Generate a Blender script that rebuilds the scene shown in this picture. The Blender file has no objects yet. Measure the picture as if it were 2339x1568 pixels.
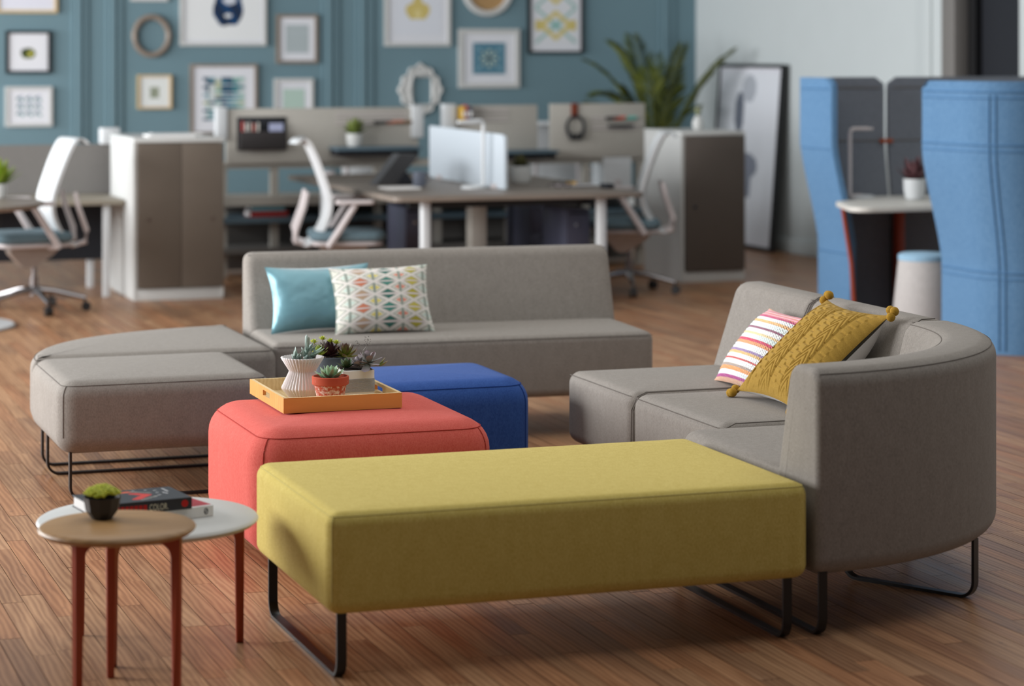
import bpy, math, random
from mathutils import Matrix, Vector
random.seed(7)
PI = math.pi
SC = bpy.context.scene
COL = SC.collection

# ------------------------------------------------------------------ camera
TH = math.radians(19.2)
cam = bpy.data.cameras.new('camera')
camo = bpy.data.objects.new('camera', cam)
COL.objects.link(camo)
camo.location = (0, 0, 1.615)
camo.rotation_euler = (PI/2, 0, -TH)
cam.sensor_width = 36.0
cam.lens = 5500*36.0/2339
cam.shift_y = -(784-110)/2339
cam.dof.use_dof = True
cam.dof.focus_distance = 7.75
cam.dof.aperture_fstop = 2.2
SC.camera = camo

# ------------------------------------------------------------------ world, lights, exposure
w = bpy.data.worlds.new('world')
SC.world = w
w.use_nodes = True
w.node_tree.nodes['Background'].inputs[0].default_value = (0.90, 0.94, 1.0, 1)
w.node_tree.nodes['Background'].inputs[1].default_value = 0.12

def area(name, loc, rot, sx, sy, power, col):
    l = bpy.data.lights.new(name, 'AREA')
    l.shape = 'RECTANGLE'
    l.size, l.size_y, l.energy, l.color = sx, sy, power, col
    o = bpy.data.objects.new(name, l)
    o.location, o.rotation_euler = loc, rot
    COL.objects.link(o)
    return o

# daylight through the tall windows of the left wall
WIN = (9.3, 12.1, 14.9, 17.6)
for k, yv in enumerate(WIN):
    area('window_daylight', (-2.95, yv, 2.0), (0, -PI/2, 0), 2.2, 2.4, (315, 275, 275, 290)[k], (0.97, 0.985, 1.0))
# overhead fill light added for the seat tops and floor, no real fitting
area('overhead_fill', (3.4, 8.8, 4.6), (0, 0, 0), 7.0, 9.5, 255, (1.0, 0.98, 0.94))
SC.view_settings.view_transform = 'Standard'
SC.view_settings.look = 'None'
SC.view_settings.gamma = 1.0
SC.view_settings.use_curve_mapping = False
SC.view_settings.exposure = 0.0
SC.cycles.use_denoising = True
SC.cycles.max_bounces = 6

# ------------------------------------------------------------------ materials
def lin(c):
    return tuple(((x/255)/12.92 if x/255 <= .04045 else ((x/255+.055)/1.055)**2.4) for x in c)

def rgba(c):
    return (*lin(c), 1)

def newmat(name, rough=.6, spec=.4, metal=0.0):
    m = bpy.data.materials.new(name)
    m.use_nodes = True
    b = m.node_tree.nodes['Principled BSDF']
    b.inputs['Roughness'].default_value = rough
    b.inputs['Specular IOR Level'].default_value = spec
    b.inputs['Metallic'].default_value = metal
    return m, m.node_tree.nodes, m.node_tree.links, b

def plain(name, c, rough=.6, spec=.4, metal=0.0, var=.06, scale=30, coat=0):
    m, n, l, b = newmat(name, rough, spec, metal)
    tc = n.new('ShaderNodeTexCoord')
    no = n.new('ShaderNodeTexNoise')
    no.inputs['Scale'].default_value = scale
    l.new(tc.outputs['Object'], no.inputs['Vector'])
    mx = n.new('ShaderNodeMix'); mx.data_type = 'RGBA'
    a = lin(c)
    mx.inputs[6].default_value = (*[x*(1-var) for x in a], 1)
    mx.inputs[7].default_value = (*[min(1, x*(1+var)) for x in a], 1)
    l.new(no.outputs['Fac'], mx.inputs[0])
    l.new(mx.outputs[2], b.inputs['Base Color'])
    b.inputs['Coat Weight'].default_value = coat
    b.inputs['Coat Roughness'].default_value = .08
    return m

def fabric(name, c, c2, scale=260, amt=.5, bump=.12, sheen=.04):
    """felted wool: two yarn tones mixed by fine noise, slight nap"""
    m, n, l, b = newmat(name, .92, .15)
    tc = n.new('ShaderNodeTexCoord')
    mp = n.new('ShaderNodeMapping')
    mp.inputs['Scale'].default_value = (1, 1, .45)
    l.new(tc.outputs['Object'], mp.inputs['Vector'])
    no = n.new('ShaderNodeTexNoise')
    no.inputs['Scale'].default_value = scale
    no.inputs['Detail'].default_value = 3
    no.inputs['Roughness'].default_value = .7
    l.new(mp.outputs[0], no.inputs['Vector'])
    n2 = n.new('ShaderNodeTexNoise')
    n2.inputs['Scale'].default_value = 42
    n2.inputs['Detail'].default_value = 2
    l.new(mp.outputs[0], n2.inputs['Vector'])
    ad = n.new('ShaderNodeMath'); ad.operation = 'MULTIPLY_ADD'
    l.new(n2.outputs['Fac'], ad.inputs[0]); ad.inputs[1].default_value = .22
    l.new(no.outputs['Fac'], ad.inputs[2])
    r = n.new('ShaderNodeMapRange')
    r.inputs['From Min'].default_value = .44
    r.inputs['From Max'].default_value = .80
    l.new(ad.outputs[0], r.inputs['Value'])
    mx = n.new('ShaderNodeMix'); mx.data_type = 'RGBA'
    mx.inputs[6].default_value = rgba(c)
    mx.inputs[7].default_value = rgba(c2)
    l.new(r.outputs[0], mx.inputs[0])
    l.new(mx.outputs[2], b.inputs['Base Color'])
    bp = n.new('ShaderNodeBump')
    bp.inputs['Strength'].default_value = bump
    bp.inputs['Distance'].default_value = .002
    l.new(no.outputs['Fac'], bp.inputs['Height'])
    l.new(bp.outputs[0], b.inputs['Normal'])
    b.inputs['Sheen Weight'].default_value = sheen
    b.inputs['Sheen Roughness'].default_value = .5
    return m

def attrmat(name, rough=.7, spec=.3, coat=0, sheen=0, bump=0, bscale=300):
    m, n, l, b = newmat(name, rough, spec)
    at = n.new('ShaderNodeAttribute'); at.attribute_name = 'col'
    l.new(at.outputs['Color'], b.inputs['Base Color'])
    b.inputs['Coat Weight'].default_value = coat
    b.inputs['Sheen Weight'].default_value = sheen
    if bump:
        tc = n.new('ShaderNodeTexCoord')
        no = n.new('ShaderNodeTexNoise'); no.inputs['Scale'].default_value = bscale
        l.new(tc.outputs['Object'], no.inputs['Vector'])
        bp = n.new('ShaderNodeBump'); bp.inputs['Strength'].default_value = bump
        bp.inputs['Distance'].default_value = .002
        l.new(no.outputs['Fac'], bp.inputs['Height']); l.new(bp.outputs[0], b.inputs['Normal'])
    return m

def woodmat(name, dark, light, axis='Y', scale=9, rough=.45, spec=.4, use_tint=False, contrast=1.0):
    m, n, l, b = newmat(name, rough, spec)
    if use_tint:
        ge = n.new('ShaderNodeNewGeometry'); src = ge.outputs['Position']
    else:
        tc = n.new('ShaderNodeTexCoord'); src = tc.outputs['Object']
    mp = n.new('ShaderNodeMapping')
    s = {'X': (.12, 1, 1), 'Y': (1, .12, 1), 'Z': (1, 1, .12)}[axis]
    mp.inputs['Scale'].default_value = s
    l.new(src, mp.inputs['Vector'])
    vec = mp.outputs[0]
    if use_tint:
        at = n.new('ShaderNodeAttribute'); at.attribute_name = 'tint'
        mul = n.new('ShaderNodeVectorMath'); mul.operation = 'MULTIPLY_ADD'
        cx = n.new('ShaderNodeCombineXYZ')
        for i in range(3):
            l.new(at.outputs['Fac'], cx.inputs[i])
        l.new(cx.outputs[0], mul.inputs[0]); mul.inputs[1].default_value = (37, 53, 71)
        l.new(vec, mul.inputs[2]); vec = mul.outputs[0]
    no = n.new('ShaderNodeTexNoise')
    no.inputs['Scale'].default_value = scale
    no.inputs['Detail'].default_value = 5
    no.inputs['Distortion'].default_value = 1.2
    l.new(vec, no.inputs['Vector'])
    wv = n.new('ShaderNodeTexWave')
    wv.bands_direction = 'X' if axis != 'X' else 'Y'
    wv.inputs['Scale'].default_value = scale*1.6
    wv.inputs['Distortion'].default_value = 7
    wv.inputs['Detail'].default_value = 3
    wv.inputs['Detail Scale'].default_value = 1.2
    l.new(vec, wv.inputs['Vector'])
    mi = n.new('ShaderNodeMath'); mi.operation = 'MULTIPLY_ADD'
    l.new(wv.outputs['Fac'], mi.inputs[0]); mi.inputs[1].default_value = .35
    l.new(no.outputs['Fac'], mi.inputs[2])
    r = n.new('ShaderNodeMapRange')
    r.inputs['From Min'].default_value = .68-.38/contrast
    r.inputs['From Max'].default_value = .68+.38/contrast
    l.new(mi.outputs[0], r.inputs['Value'])
    mx = n.new('ShaderNodeMix'); mx.data_type = 'RGBA'
    mx.inputs[6].default_value = rgba(dark); mx.inputs[7].default_value = rgba(light)
    l.new(r.outputs[0], mx.inputs[0])
    out = mx.outputs[2]
    if use_tint:
        # board to board tone, then knots and dark streaks of the timber
        tn = n.new('ShaderNodeValToRGB')
        tn.color_ramp.elements[0].color = (.74, .72, .71, 1)
        tn.color_ramp.elements[1].color = (1.12, 1.10, 1.06, 1)
        e = tn.color_ramp.elements.new(.35); e.color = (1.03, .87, .76, 1)
        e = tn.color_ramp.elements.new(.7); e.color = (.95, .93, .88, 1)
        l.new(at.outputs['Fac'], tn.inputs[0])
        m2 = n.new('ShaderNodeMix'); m2.data_type = 'RGBA'; m2.blend_type = 'MULTIPLY'
        m2.inputs[0].default_value = 1
        l.new(out, m2.inputs[6]); l.new(tn.outputs[0], m2.inputs[7])
        k = n.new('ShaderNodeTexNoise'); k.inputs['Scale'].default_value = 7.5
        k.inputs['Detail'].default_value = 4; k.inputs['Roughness'].default_value = .65
        mk = n.new('ShaderNodeMapping'); mk.inputs['Scale'].default_value = (2.6, .9, 1)
        l.new(ge.outputs['Position'], mk.inputs['Vector']); l.new(mk.outputs[0], k.inputs['Vector'])
        kr = n.new('ShaderNodeMapRange')
        kr.inputs['From Min'].default_value = .66; kr.inputs['From Max'].default_value = .76
        kr.inputs['To Max'].default_value = .72
        l.new(k.outputs['Fac'], kr.inputs['Value'])
        m3 = n.new('ShaderNodeMix'); m3.data_type = 'RGBA'
        l.new(kr.outputs[0], m3.inputs[0]); l.new(m2.outputs[2], m3.inputs[6])
        m3.inputs[7].default_value = rgba((70, 48, 40))
        out = m3.outputs[2]
        rr = n.new('ShaderNodeMapRange')
        rr.inputs['To Min'].default_value = rough-.08; rr.inputs['To Max'].default_value = rough+.12
        l.new(no.outputs['Fac'], rr.inputs['Value']); l.new(rr.outputs[0], b.inputs['Roughness'])
    l.new(out, b.inputs['Base Color'])
    return m

M = {}
M['gray'] = fabric('gray_wool', (128, 122, 116), (152, 146, 139))
M['yellow'] = fabric('yellow_wool', (186, 164, 82), (210, 192, 114))
M['coral'] = fabric('coral_wool', (200, 86, 77), (214, 106, 96))
M['blue'] = fabric('blue_wool', (42, 74, 140), (58, 94, 164))
M['bluefelt'] = fabric('sky_blue_felt', (86, 124, 162), (104, 142, 178), scale=120)
M['grayfelt'] = fabric('charcoal_felt', (106, 110, 118), (122, 126, 134), scale=120)
M['seam'] = plain('seam_dark', (108, 102, 97), .9, .1)
M['seam_yellow'] = plain('seam_yellow', (200, 186, 116), .9, .1)
M['seam_coral'] = plain('seam_coral', (176, 68, 62), .9, .1)
M['seam_blue'] = plain('seam_blue', (28, 58, 130), .9, .1)
M['seam_sky'] = plain('seam_sky', (84, 122, 160), .9, .1)
M['black'] = plain('black_metal', (22, 22, 24), .38, .5)
M['chrome'] = plain('chrome', (150, 148, 150), .22, .5, 1.0, 0)
M['white'] = plain('white_laminate', (202, 203, 201), .45, .4, 0, .02)
M['whitewall'] = plain('white_paint', (196, 203, 204), .7, .3, 0, .02, 4)
M['teal'] = plain('teal_paint', (112, 140, 150), .65, .3, 0, .03, 4)
M['taupe'] = plain('taupe_laminate', (104, 94, 84), .55, .3, 0, .04, 12)
M['darktaupe'] = plain('dark_taupe_laminate', (92, 84, 78), .55, .3, 0, .04, 12)
M['screen'] = plain('pale_taupe_screen', (178, 174, 166), .7, .2, 0, .03)
M['midgray'] = plain('mid_gray_panel', (120, 117, 114), .6, .3)
M['slate'] = plain('slate_shelf', (92, 112, 124), .5, .3)
M['navy'] = plain('navy_steel', (78, 80, 98), .4, .4)
M['nearblack'] = plain('near_black', (34, 36, 42), .5, .3)
M['rust'] = plain('rust_red_lacquer', (156, 64, 36), .38, .4)
M['terracotta'] = None
M['plastic'] = plain('white_plastic', (206, 209, 211), .4, .4, 0, .01)
M['paleplastic'] = plain('pale_gray_plastic', (196, 188, 188), .45, .4, 0, .02)
M['tealseat'] = fabric('teal_seat_mesh', (90, 110, 120), (108, 128, 136), scale=150)
M['acrylic'] = None
M['soil'] = plain('soil', (44, 34, 28), .95, .1, 0, .4, 160)
M['paper'] = plain('paper_pages', (236, 234, 232), .8, .2, 0, .03, 90)
M['matboard'] = plain('mat_board', (226, 228, 234), .85, .15, 0, .01)
M['print'] = attrmat('printed_colour', .75, .2)
M['glossprint'] = attrmat('printed_cover', .4, .4)
M['leaf'] = attrmat('leaf', .5, .35)
M['cloth'] = attrmat('woven_cloth', .9, .15, 0, .2, .35, 420)
M['deskwood'] = woodmat('gray_oak', (112, 101, 92), (142, 131, 121), 'X', 6)
M['tabletop'] = woodmat('oak_top', (142, 106, 66), (176, 138, 92), 'X', 7, .4, .4, False, .8)
M['honey'] = woodmat('honey_lacquer_wood', (214, 148, 72), (232, 170, 92), 'X', 8, .4)
M['pine'] = woodmat('pale_pine', (214, 182, 128), (236, 212, 166), 'Y', 14, .55)
M['plank'] = woodmat('reclaimed_plank', (134, 95, 68), (186, 146, 112), 'Y', 11, .38, .45, True, 1.15)
M['subfloor'] = plain('dark_joint_wood', (70, 48, 36), .95, .02)  # dark subfloor wood, also the dirt in the plank joints
M['framewood'] = woodmat('weathered_frame_wood', (120, 108, 98), (158, 146, 134), 'Z', 12)
M['goldwood'] = woodmat('light_frame_wood', (190, 164, 118), (214, 190, 146), 'Z', 12)

def satin():
    m, n, l, b = newmat('teal_satin', .36, .5, .25)
    b.inputs['Base Color'].default_value = rgba((118, 164, 176))
    b.inputs['Sheen Weight'].default_value = .7
    b.inputs['Sheen Roughness'].default_value = .35
    b.inputs['Anisotropic'].default_value = .4
    tc = n.new('ShaderNodeTexCoord')
    no = n.new('ShaderNodeTexNoise'); no.inputs['Scale'].default_value = 9
    l.new(tc.outputs['Object'], no.inputs['Vector'])
    bp = n.new('ShaderNodeBump'); bp.inputs['Strength'].default_value = .5
    bp.inputs['Distance'].default_value = .02
    l.new(no.outputs['Fac'], bp.inputs['Height']); l.new(bp.outputs[0], b.inputs['Normal'])
    return m
M['satin'] = satin()

def acrylic():
    m, n, l, b = newmat('frosted_acrylic', .55, .4)
    b.inputs['Base Color'].default_value = rgba((200, 209, 217))
    b.inputs['Transmission Weight'].default_value = .12
    return m
M['acrylic'] = acrylic()

def terracotta():
    m, n, l, b = newmat('weathered_terracotta', .85, .2)
    tc = n.new('ShaderNodeTexCoord')
    no = n.new('ShaderNodeTexNoise'); no.inputs['Scale'].default_value = 75
    no.inputs['Detail'].default_value = 6; no.inputs['Roughness'].default_value = .75
    l.new(tc.outputs['Object'], no.inputs['Vector'])
    sp = n.new('ShaderNodeSeparateXYZ'); l.new(tc.outputs['Object'], sp.inputs[0])
    # lime bloom lies on the body of the pot, below the rim band
    hr = n.new('ShaderNodeMapRange')
    hr.inputs['From Min'].default_value = .060; hr.inputs['From Max'].default_value = .068
    hr.inputs['To Min'].default_value = .0; hr.inputs['To Max'].default_value = -.17
    l.new(sp.outputs[2], hr.inputs['Value'])
    ad = n.new('ShaderNodeMath'); ad.operation = 'ADD'
    l.new(no.outputs['Fac'], ad.inputs[0]); l.new(hr.outputs[0], ad.inputs[1])
    r = n.new('ShaderNodeMapRange')
    r.inputs['From Min'].default_value = .46; r.inputs['From Max'].default_value = .62
    l.new(ad.outputs[0], r.inputs['Value'])
    mx = n.new('ShaderNodeMix'); mx.data_type = 'RGBA'
    mx.inputs[6].default_value = rgba((182, 84, 62)); mx.inputs[7].default_value = rgba((226, 206, 196))
    l.new(r.outputs[0], mx.inputs[0]); l.new(mx.outputs[2], b.inputs['Base Color'])
    return m
M['terracotta'] = terracotta()

# ------------------------------------------------------------------ mesh helpers
def tag(o, label=None, cat=None, group=None, kind=None):
    if label: o['label'] = label
    if cat: o['category'] = cat
    if group: o['group'] = group
    if kind: o['kind'] = kind
    return o

def thing(name, label, cat, loc=(0, 0, 0), rz=0.0, group=None):
    o = bpy.data.objects.new(name, None)
    o.empty_display_size = .1
    o.location = loc
    o.rotation_euler = (0, 0, rz)
    COL.objects.link(o)
    return tag(o, label, cat, group)

def rootmat(o):
    m = Matrix.Identity(4)
    while o is not None:
        m = (Matrix.Translation(o.location) @ o.rotation_euler.to_matrix().to_4x4()) @ m
        o = o.parent
    return m

class MB:
    def __init__(s):
        s.v, s.f, s.c, s.mi = [], [], [], []
    def add(s, vs, fs, col=None, mi=0):
        b = len(s.v)
        s.v += [tuple(x) for x in vs]
        for i, f in enumerate(fs):
            s.f.append([b+k for k in f])
            s.c.append(col[i] if isinstance(col, list) else col)
            s.mi.append(mi)
        return s
    def box(s, x0, x1, y0, y1, z0, z1, bev=0, mi=0):
        if bev > 0:
            return s.slab(rrect(x0, x1, y0, y1, bev, 2), z0, z1, bev, 0, 2, mi)
        vs = [(x, y, z) for z in (z0, z1) for y in (y0, y1) for x in (x0, x1)]
        return s.add(vs, [(0, 2, 3, 1), (4, 5, 7, 6), (0, 1, 5, 4), (2, 6, 7, 3), (0, 4, 6, 2), (1, 3, 7, 5)], None, mi)
    def grid(s, rows, closed_u=False, closed_v=False, col=None, mi=0):
        nr, nc = len(rows), len(rows[0])
        vs = [p for r in rows for p in r]
        fs, cs = [], []
        for i in range(nr if closed_v else nr-1):
            for j in range(nc if closed_u else nc-1):
                a, b_ = i*nc+j, i*nc+(j+1) % nc
                c_, d = ((i+1) % nr)*nc+(j+1) % nc, ((i+1) % nr)*nc+j
                fs.append((a, b_, c_, d))
                if callable(col): cs.append(col(i, j))
        return s.add(vs, fs, cs if callable(col) else col, mi)
    def slab(s, outline, z0, z1, r=0.0, crown=0.0, seg=4, mi=0, bottom_r=None):
        """vertical extrusion of a closed outline with rolled top and bottom edges"""
        rb = r if bottom_r is None else bottom_r
        rings = []
        for k in range(seg+1):
            a = PI/2*k/seg
            rings.append((offset(outline, rb*(1-math.sin(a))), z0+rb*(1-math.cos(a))))
        for k in range(seg+1):
            a = PI/2*k/seg
            rings.append((offset(outline, r*(1-math.cos(a))), z1-r*(1-math.sin(a))))
        cx = sum(p[0] for p in outline)/len(outline); cy = sum(p[1] for p in outline)/len(outline)
        top = rings[-1][0]
        for t in (.8, .55, .3):
            rings.append(([(cx+(p[0]-cx)*t, cy+(p[1]-cy)*t) for p in top], z1+crown*(1-t*t)))
        n = len(outline)
        s.grid([[(p[0], p[1], z) for p in ring] for ring, z in rings], True, False, None, mi)
        b = len(s.v)
        s.v.append((cx, cy, z1+crown))
        base = b-n
        for j in range(n):
            s.f.append([base+j, base+(j+1) % n, b]); s.c.append(None); s.mi.append(mi)
        s.f.append([b-n*len(rings)+j for j in range(n)][::-1]); s.c.append(None); s.mi.append(mi)
        return s
    def tube(s, pts, r, n=8, cap=True, mi=0, closed=False):
        pts = [Vector(p) for p in pts]
        rows = []
        N = len(pts)
        for i, p in enumerate(pts):
            a = pts[(i-1) % N] if (closed or i > 0) else p
            b = pts[(i+1) % N] if (closed or i < N-1) else p
            t = (b-a).normalized()
            up = Vector((0, 0, 1)) if abs(t.z) < .95 else Vector((0, 1, 0))
            x = t.cross(up).normalized(); y = x.cross(t)
            rr = r[i] if isinstance(r, (list, tuple)) else r
            rows.append([p+(x*math.cos(2*PI*k/n)+y*math.sin(2*PI*k/n))*rr for k in range(n)])
        b0 = len(s.v)
        s.grid(rows, True, closed, None, mi)
        if cap and not closed:
            s.f.append([b0+k for k in range(n)][::-1]); s.c.append(None); s.mi.append(mi)
            e = b0+(N-1)*n
            s.f.append([e+k for k in range(n)]); s.c.append(None); s.mi.append(mi)
        return s
    def lathe(s, prof, cx, cy, n=32, z=0, mi=0, rmod=None):
        rows = []
        for r, h in prof:
            rows.append([(cx+math.cos(2*PI*k/n)*(r if rmod is None else rmod(r, k, n)), cy+math.sin(2*PI*k/n)*(r if rmod is None else rmod(r, k, n)), z+h) for k in range(n)])
        return s.grid(rows, True, False, None, mi)
    def ball(s, c, r, n=12, sz=1.0, col=None):
        rows = []
        for i in range(n//2+1):
            a = -PI/2+PI*i/(n//2)
            rr = max(r*math.cos(a), 1e-5)
            rows.append([(c[0]+rr*math.cos(2*PI*k/n), c[1]+rr*math.sin(2*PI*k/n), c[2]+r*sz*math.sin(a)) for k in range(n)])
        return s.grid(rows, True, False, (lambda i, j: col) if col else None)
    def flatbar(s, o, d, pts, width, t):
        """flat bar bent in the vertical plane through o along d; pts are (along, height)"""
        d = Vector((d[0], d[1], 0)).normalized(); nrm = Vector((-d.y, d.x, 0))
        rows = []
        for i, p in enumerate(pts):
            a = Vector(pts[max(i-1, 0)]); b = Vector(pts[min(i+1, len(pts)-1)])
            tg = (b-a).normalized(); nn = Vector((-tg.y, tg.x))
            ring = []
            for sx, sw in ((1, 1), (1, -1), (-1, -1), (-1, 1)):
                q = Vector(p)+nn*(t/2*sx)
                ring.append(Vector(o)+d*q.x+Vector((0, 0, q.y))+nrm*(width/2*sw))
            rows.append(ring)
        b0 = len(s.v)
        s.grid(rows, True)
        s.f += [[b0, b0+1, b0+2, b0+3][::-1], [len(s.v)-4+k for k in range(4)]]
        s.c += [None, None]; s.mi += [0, 0]
        return s
    def sweep(s, prof, path, L, re=.02, n=2, seg=4):
        """closed profile (out, z) swept along path(s)->(x, y, dx, dy); ends rolled with radius re"""
        st = []
        for k in range(seg+1):
            a = PI/2*k/seg
            st.append((re*(1-math.cos(a)), re*(1-math.sin(a))))
        mid = [(re+(L-2*re)*i/n, 0) for i in range(1, n)]
        sts = st+mid+[(L-a, b) for a, b in st[::-1]]
        rows = []
        for pos, off in sts:
            x, y, dx, dy = path(pos)
            rows.append([(x+dx*q[0], y+dy*q[0], q[1]) for q in offset(prof, off)])
        b0 = len(s.v)
        s.grid(rows, True)
        m = len(prof)
        s.f.append([b0+k for k in range(m)][::-1]); s.c.append(None); s.mi.append(0)
        e = len(s.v)-m
        s.f.append([e+k for k in range(m)]); s.c.append(None); s.mi.append(0)
        return s
    def build(s, name, mat, parent=None, smooth=True, local=False, kind=None, label=None, angle=35):
        me = bpy.data.meshes.new(name)
        vs = s.v
        if parent is not None and not local:
            inv = rootmat(parent).inverted()
            vs = [inv @ Vector(p) for p in vs]
        me.from_pydata([tuple(p) for p in vs], [], s.f)
        mats = mat if isinstance(mat, (list, tuple)) else [mat]
        for m in mats:
            me.materials.append(m)
        if len(mats) > 1:
            me.polygons.foreach_set('material_index', s.mi)
        if any(c is not None for c in s.c):
            at = me.attributes.new('col', 'FLOAT_COLOR', 'FACE')
            flat = []
            for c in s.c:
                flat += list(c if c is not None else (1, 1, 1)) + [1.0]
            at.data.foreach_set('color', flat)
        me.validate()
        fix_normals(me)
        if smooth:
            me.polygons.foreach_set('use_smooth', [True]*len(me.polygons))
            sharp_edges(me, math.radians(angle))
        me.update()
        o = bpy.data.objects.new(name, me)
        COL.objects.link(o)
        if parent is not None:
            o.parent = parent
        if kind: o['kind'] = kind
        if label: o['label'] = label
        return o

def fix_normals(me):
    import bmesh
    bm = bmesh.new(); bm.from_mesh(me)
    bmesh.ops.recalc_face_normals(bm, faces=bm.faces)
    bm.to_mesh(me); bm.free()

def sharp_edges(me, ang):
    import bmesh
    bm = bmesh.new(); bm.from_mesh(me)
    for e in bm.edges:
        if len(e.link_faces) == 2 and e.calc_face_angle(0) > ang:
            e.smooth = False
    bm.to_mesh(me); bm.free()

def offset(poly, d):
    if abs(d) < 1e-9: return list(poly)
    out = []
    n = len(poly)
    for i in range(n):
        a, p, b = Vector(poly[i-1]), Vector(poly[i]), Vector(poly[(i+1) % n])
        e1, e2 = (p-a), (b-p)
        if e1.length < 1e-9: e1 = e2
        if e2.length < 1e-9: e2 = e1
        e1 = e1.normalized(); e2 = e2.normalized()
        n1, n2 = Vector((-e1.y, e1.x)), Vector((-e2.y, e2.x))
        m = (n1+n2)
        m = n1 if m.length < 1e-6 else m.normalized()
        k = max(.35, m.dot(n1))
        q = p+m*(d/k)
        out.append((q.x, q.y))
    return out

def fillet(pts, rad, n=5, closed=True):
    """round the corners of a 2-D polyline; rad is one radius or a list"""
    out = []
    N = len(pts)
    for i, p in enumerate(pts):
        r = rad[i] if isinstance(rad, (list, tuple)) else rad
        if r <= 0 or (not closed and i in (0, N-1)):
            out.append(tuple(p)); continue
        P0, Pp, P1 = Vector(pts[i-1]), Vector(p), Vector(pts[(i+1) % N])
        a, b = (P0-Pp), (P1-Pp)
        la, lb = a.length, b.length
        a.normalize(); b.normalize()
        ang = a.angle(b)
        t = min(r/math.tan(ang/2), la*.49, lb*.49)
        rr = t*math.tan(ang/2)
        c = Pp+(a+b).normalized()*(rr/math.sin(ang/2))
        s0, s1 = (Pp+a*t)-c, (Pp+b*t)-c
        for k in range(n+1):
            th = (PI-ang)
            f1, f2 = math.sin((1-k/n)*th)/math.sin(th), math.sin(k/n*th)/math.sin(th)
            q = s0*f1+s1*f2
            out.append((c.x+q.x, c.y+q.y))
    return out

def rrect(x0, x1, y0, y1, r, n=4):
    return fillet([(x0, y0), (x1, y0), (x1, y1), (x0, y1)], r, n)

def obox(name, mat, x0, x1, y0, y1, z0, z1, parent=None, bev=0.0, kind=None, label=None):
    return MB().box(x0, x1, y0, y1, z0, z1, bev).build(name, mat, parent, bev > 0, kind=kind, label=label)

def children(o):
    return [c for c in bpy.data.objects if c.parent == o]

def copy_tree(o, parent=None):
    c = o.copy(); COL.objects.link(c); c.parent = parent
    for ch in children(o):
        copy_tree(ch, c)
    return c

def struct(o):
    o['kind'] = 'structure'; return o

# ================================================================== ROOM
floor = struct(obox('floor', M['subfloor'], -3.2, 9.2, 2.0, 19.4, -.06, -.004))
floor['label'] = 'reclaimed strip wood floor'

def plank_mesh(boards):
    """boards: (x0, x1, y0, y1, tint) -> thin planks with eased edges"""
    vs, fs, ti, mi = [], [], [], []
    for x0, x1, y0, y1, t, dz in boards:
        g, b = .0004, .0005
        x0 += g; x1 -= g; y0 += g; y1 -= g
        i = len(vs)
        for (ix, z) in ((0, -.004), (0, dz-.0007), (b, dz)):
            vs += [(x0+ix, y0+ix, z), (x1-ix, y0+ix, z), (x1-ix, y1-ix, z), (x0+ix, y1-ix, z)]
        for k in range(2):
            for j in range(4):
                a, c = i+k*4+j, i+k*4+(j+1) % 4
                fs.append((a, c, c+4, a+4)); ti.append(t); mi.append(1)
        fs.append((i+8, i+9, i+10, i+11)); ti.append(t); mi.append(0)
    return vs, fs, ti, mi

def plank_obj(name, boards, parent, kind=None):
    vs, fs, ti, mi = plank_mesh(boards)
    me = bpy.data.meshes.new(name)
    me.from_pydata(vs, [], fs)
    at = me.attributes.new('tint', 'FLOAT', 'FACE')
    at.data.foreach_set('value', ti)
    me.materials.append(M['plank']); me.materials.append(M['subfloor'])
    me.polygons.foreach_set('material_index', mi)
    o = bpy.data.objects.new(name, me); COL.objects.link(o); o.parent = parent
    if kind: o['kind'] = kind
    return o

PW = .0635
boards = []
rng = random.Random(3)
nrow = int(12.2/PW)
for i in range(nrow):
    x0 = -3.1+i*PW
    y = 2.2+rng.uniform(-.6, 0)
    while y < 19.1:
        L = rng.choice((.35, .5, .6, .75, .9, 1.1))*rng.uniform(.85, 1.15)
        y1 = min(y+L, 19.15)
        boards.append((x0, x0+PW, max(y, 2.05), y1, rng.random(), rng.uniform(-.0004, .0003)))
        y = y1
def plank_rank(b):
    """apparent size of a plank seen from the standing point, 0 when out of view or under the seating"""
    cx, cy = (b[0]+b[1])/2, (b[2]+b[3])/2
    X = cx*math.cos(TH)-cy*math.sin(TH); Y = cx*math.sin(TH)+cy*math.cos(TH)
    if Y < 3 or abs(X/Y) > .225 or Y < 5.95: return 0
    if 1.62 < cx < 2.9 and 6.1 < cy < 7.95: return 0
    if 1.75 < cx < 2.45 and 7.25 < cy < 9.0: return 0
    if 1.35 < cx < 2.0 and 8.75 < cy < 10: return 0
    if 3.0 < cx < 3.9 and 6.3 < cy < 8.3: return 0
    return (b[1]-b[0])*(b[3]-b[2])/Y**3
boards.sort(key=plank_rank, reverse=True)
for b in boards[:300]:
    plank_obj('plank', [b], floor)
plank_obj('plank_field', boards[300:], floor, 'stuff')

WV, WU = 19.1, 8.33
struct(obox('wall_back', M['teal'], -3.2, WU, WV, WV+.15, -.004, 3.3))
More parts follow.
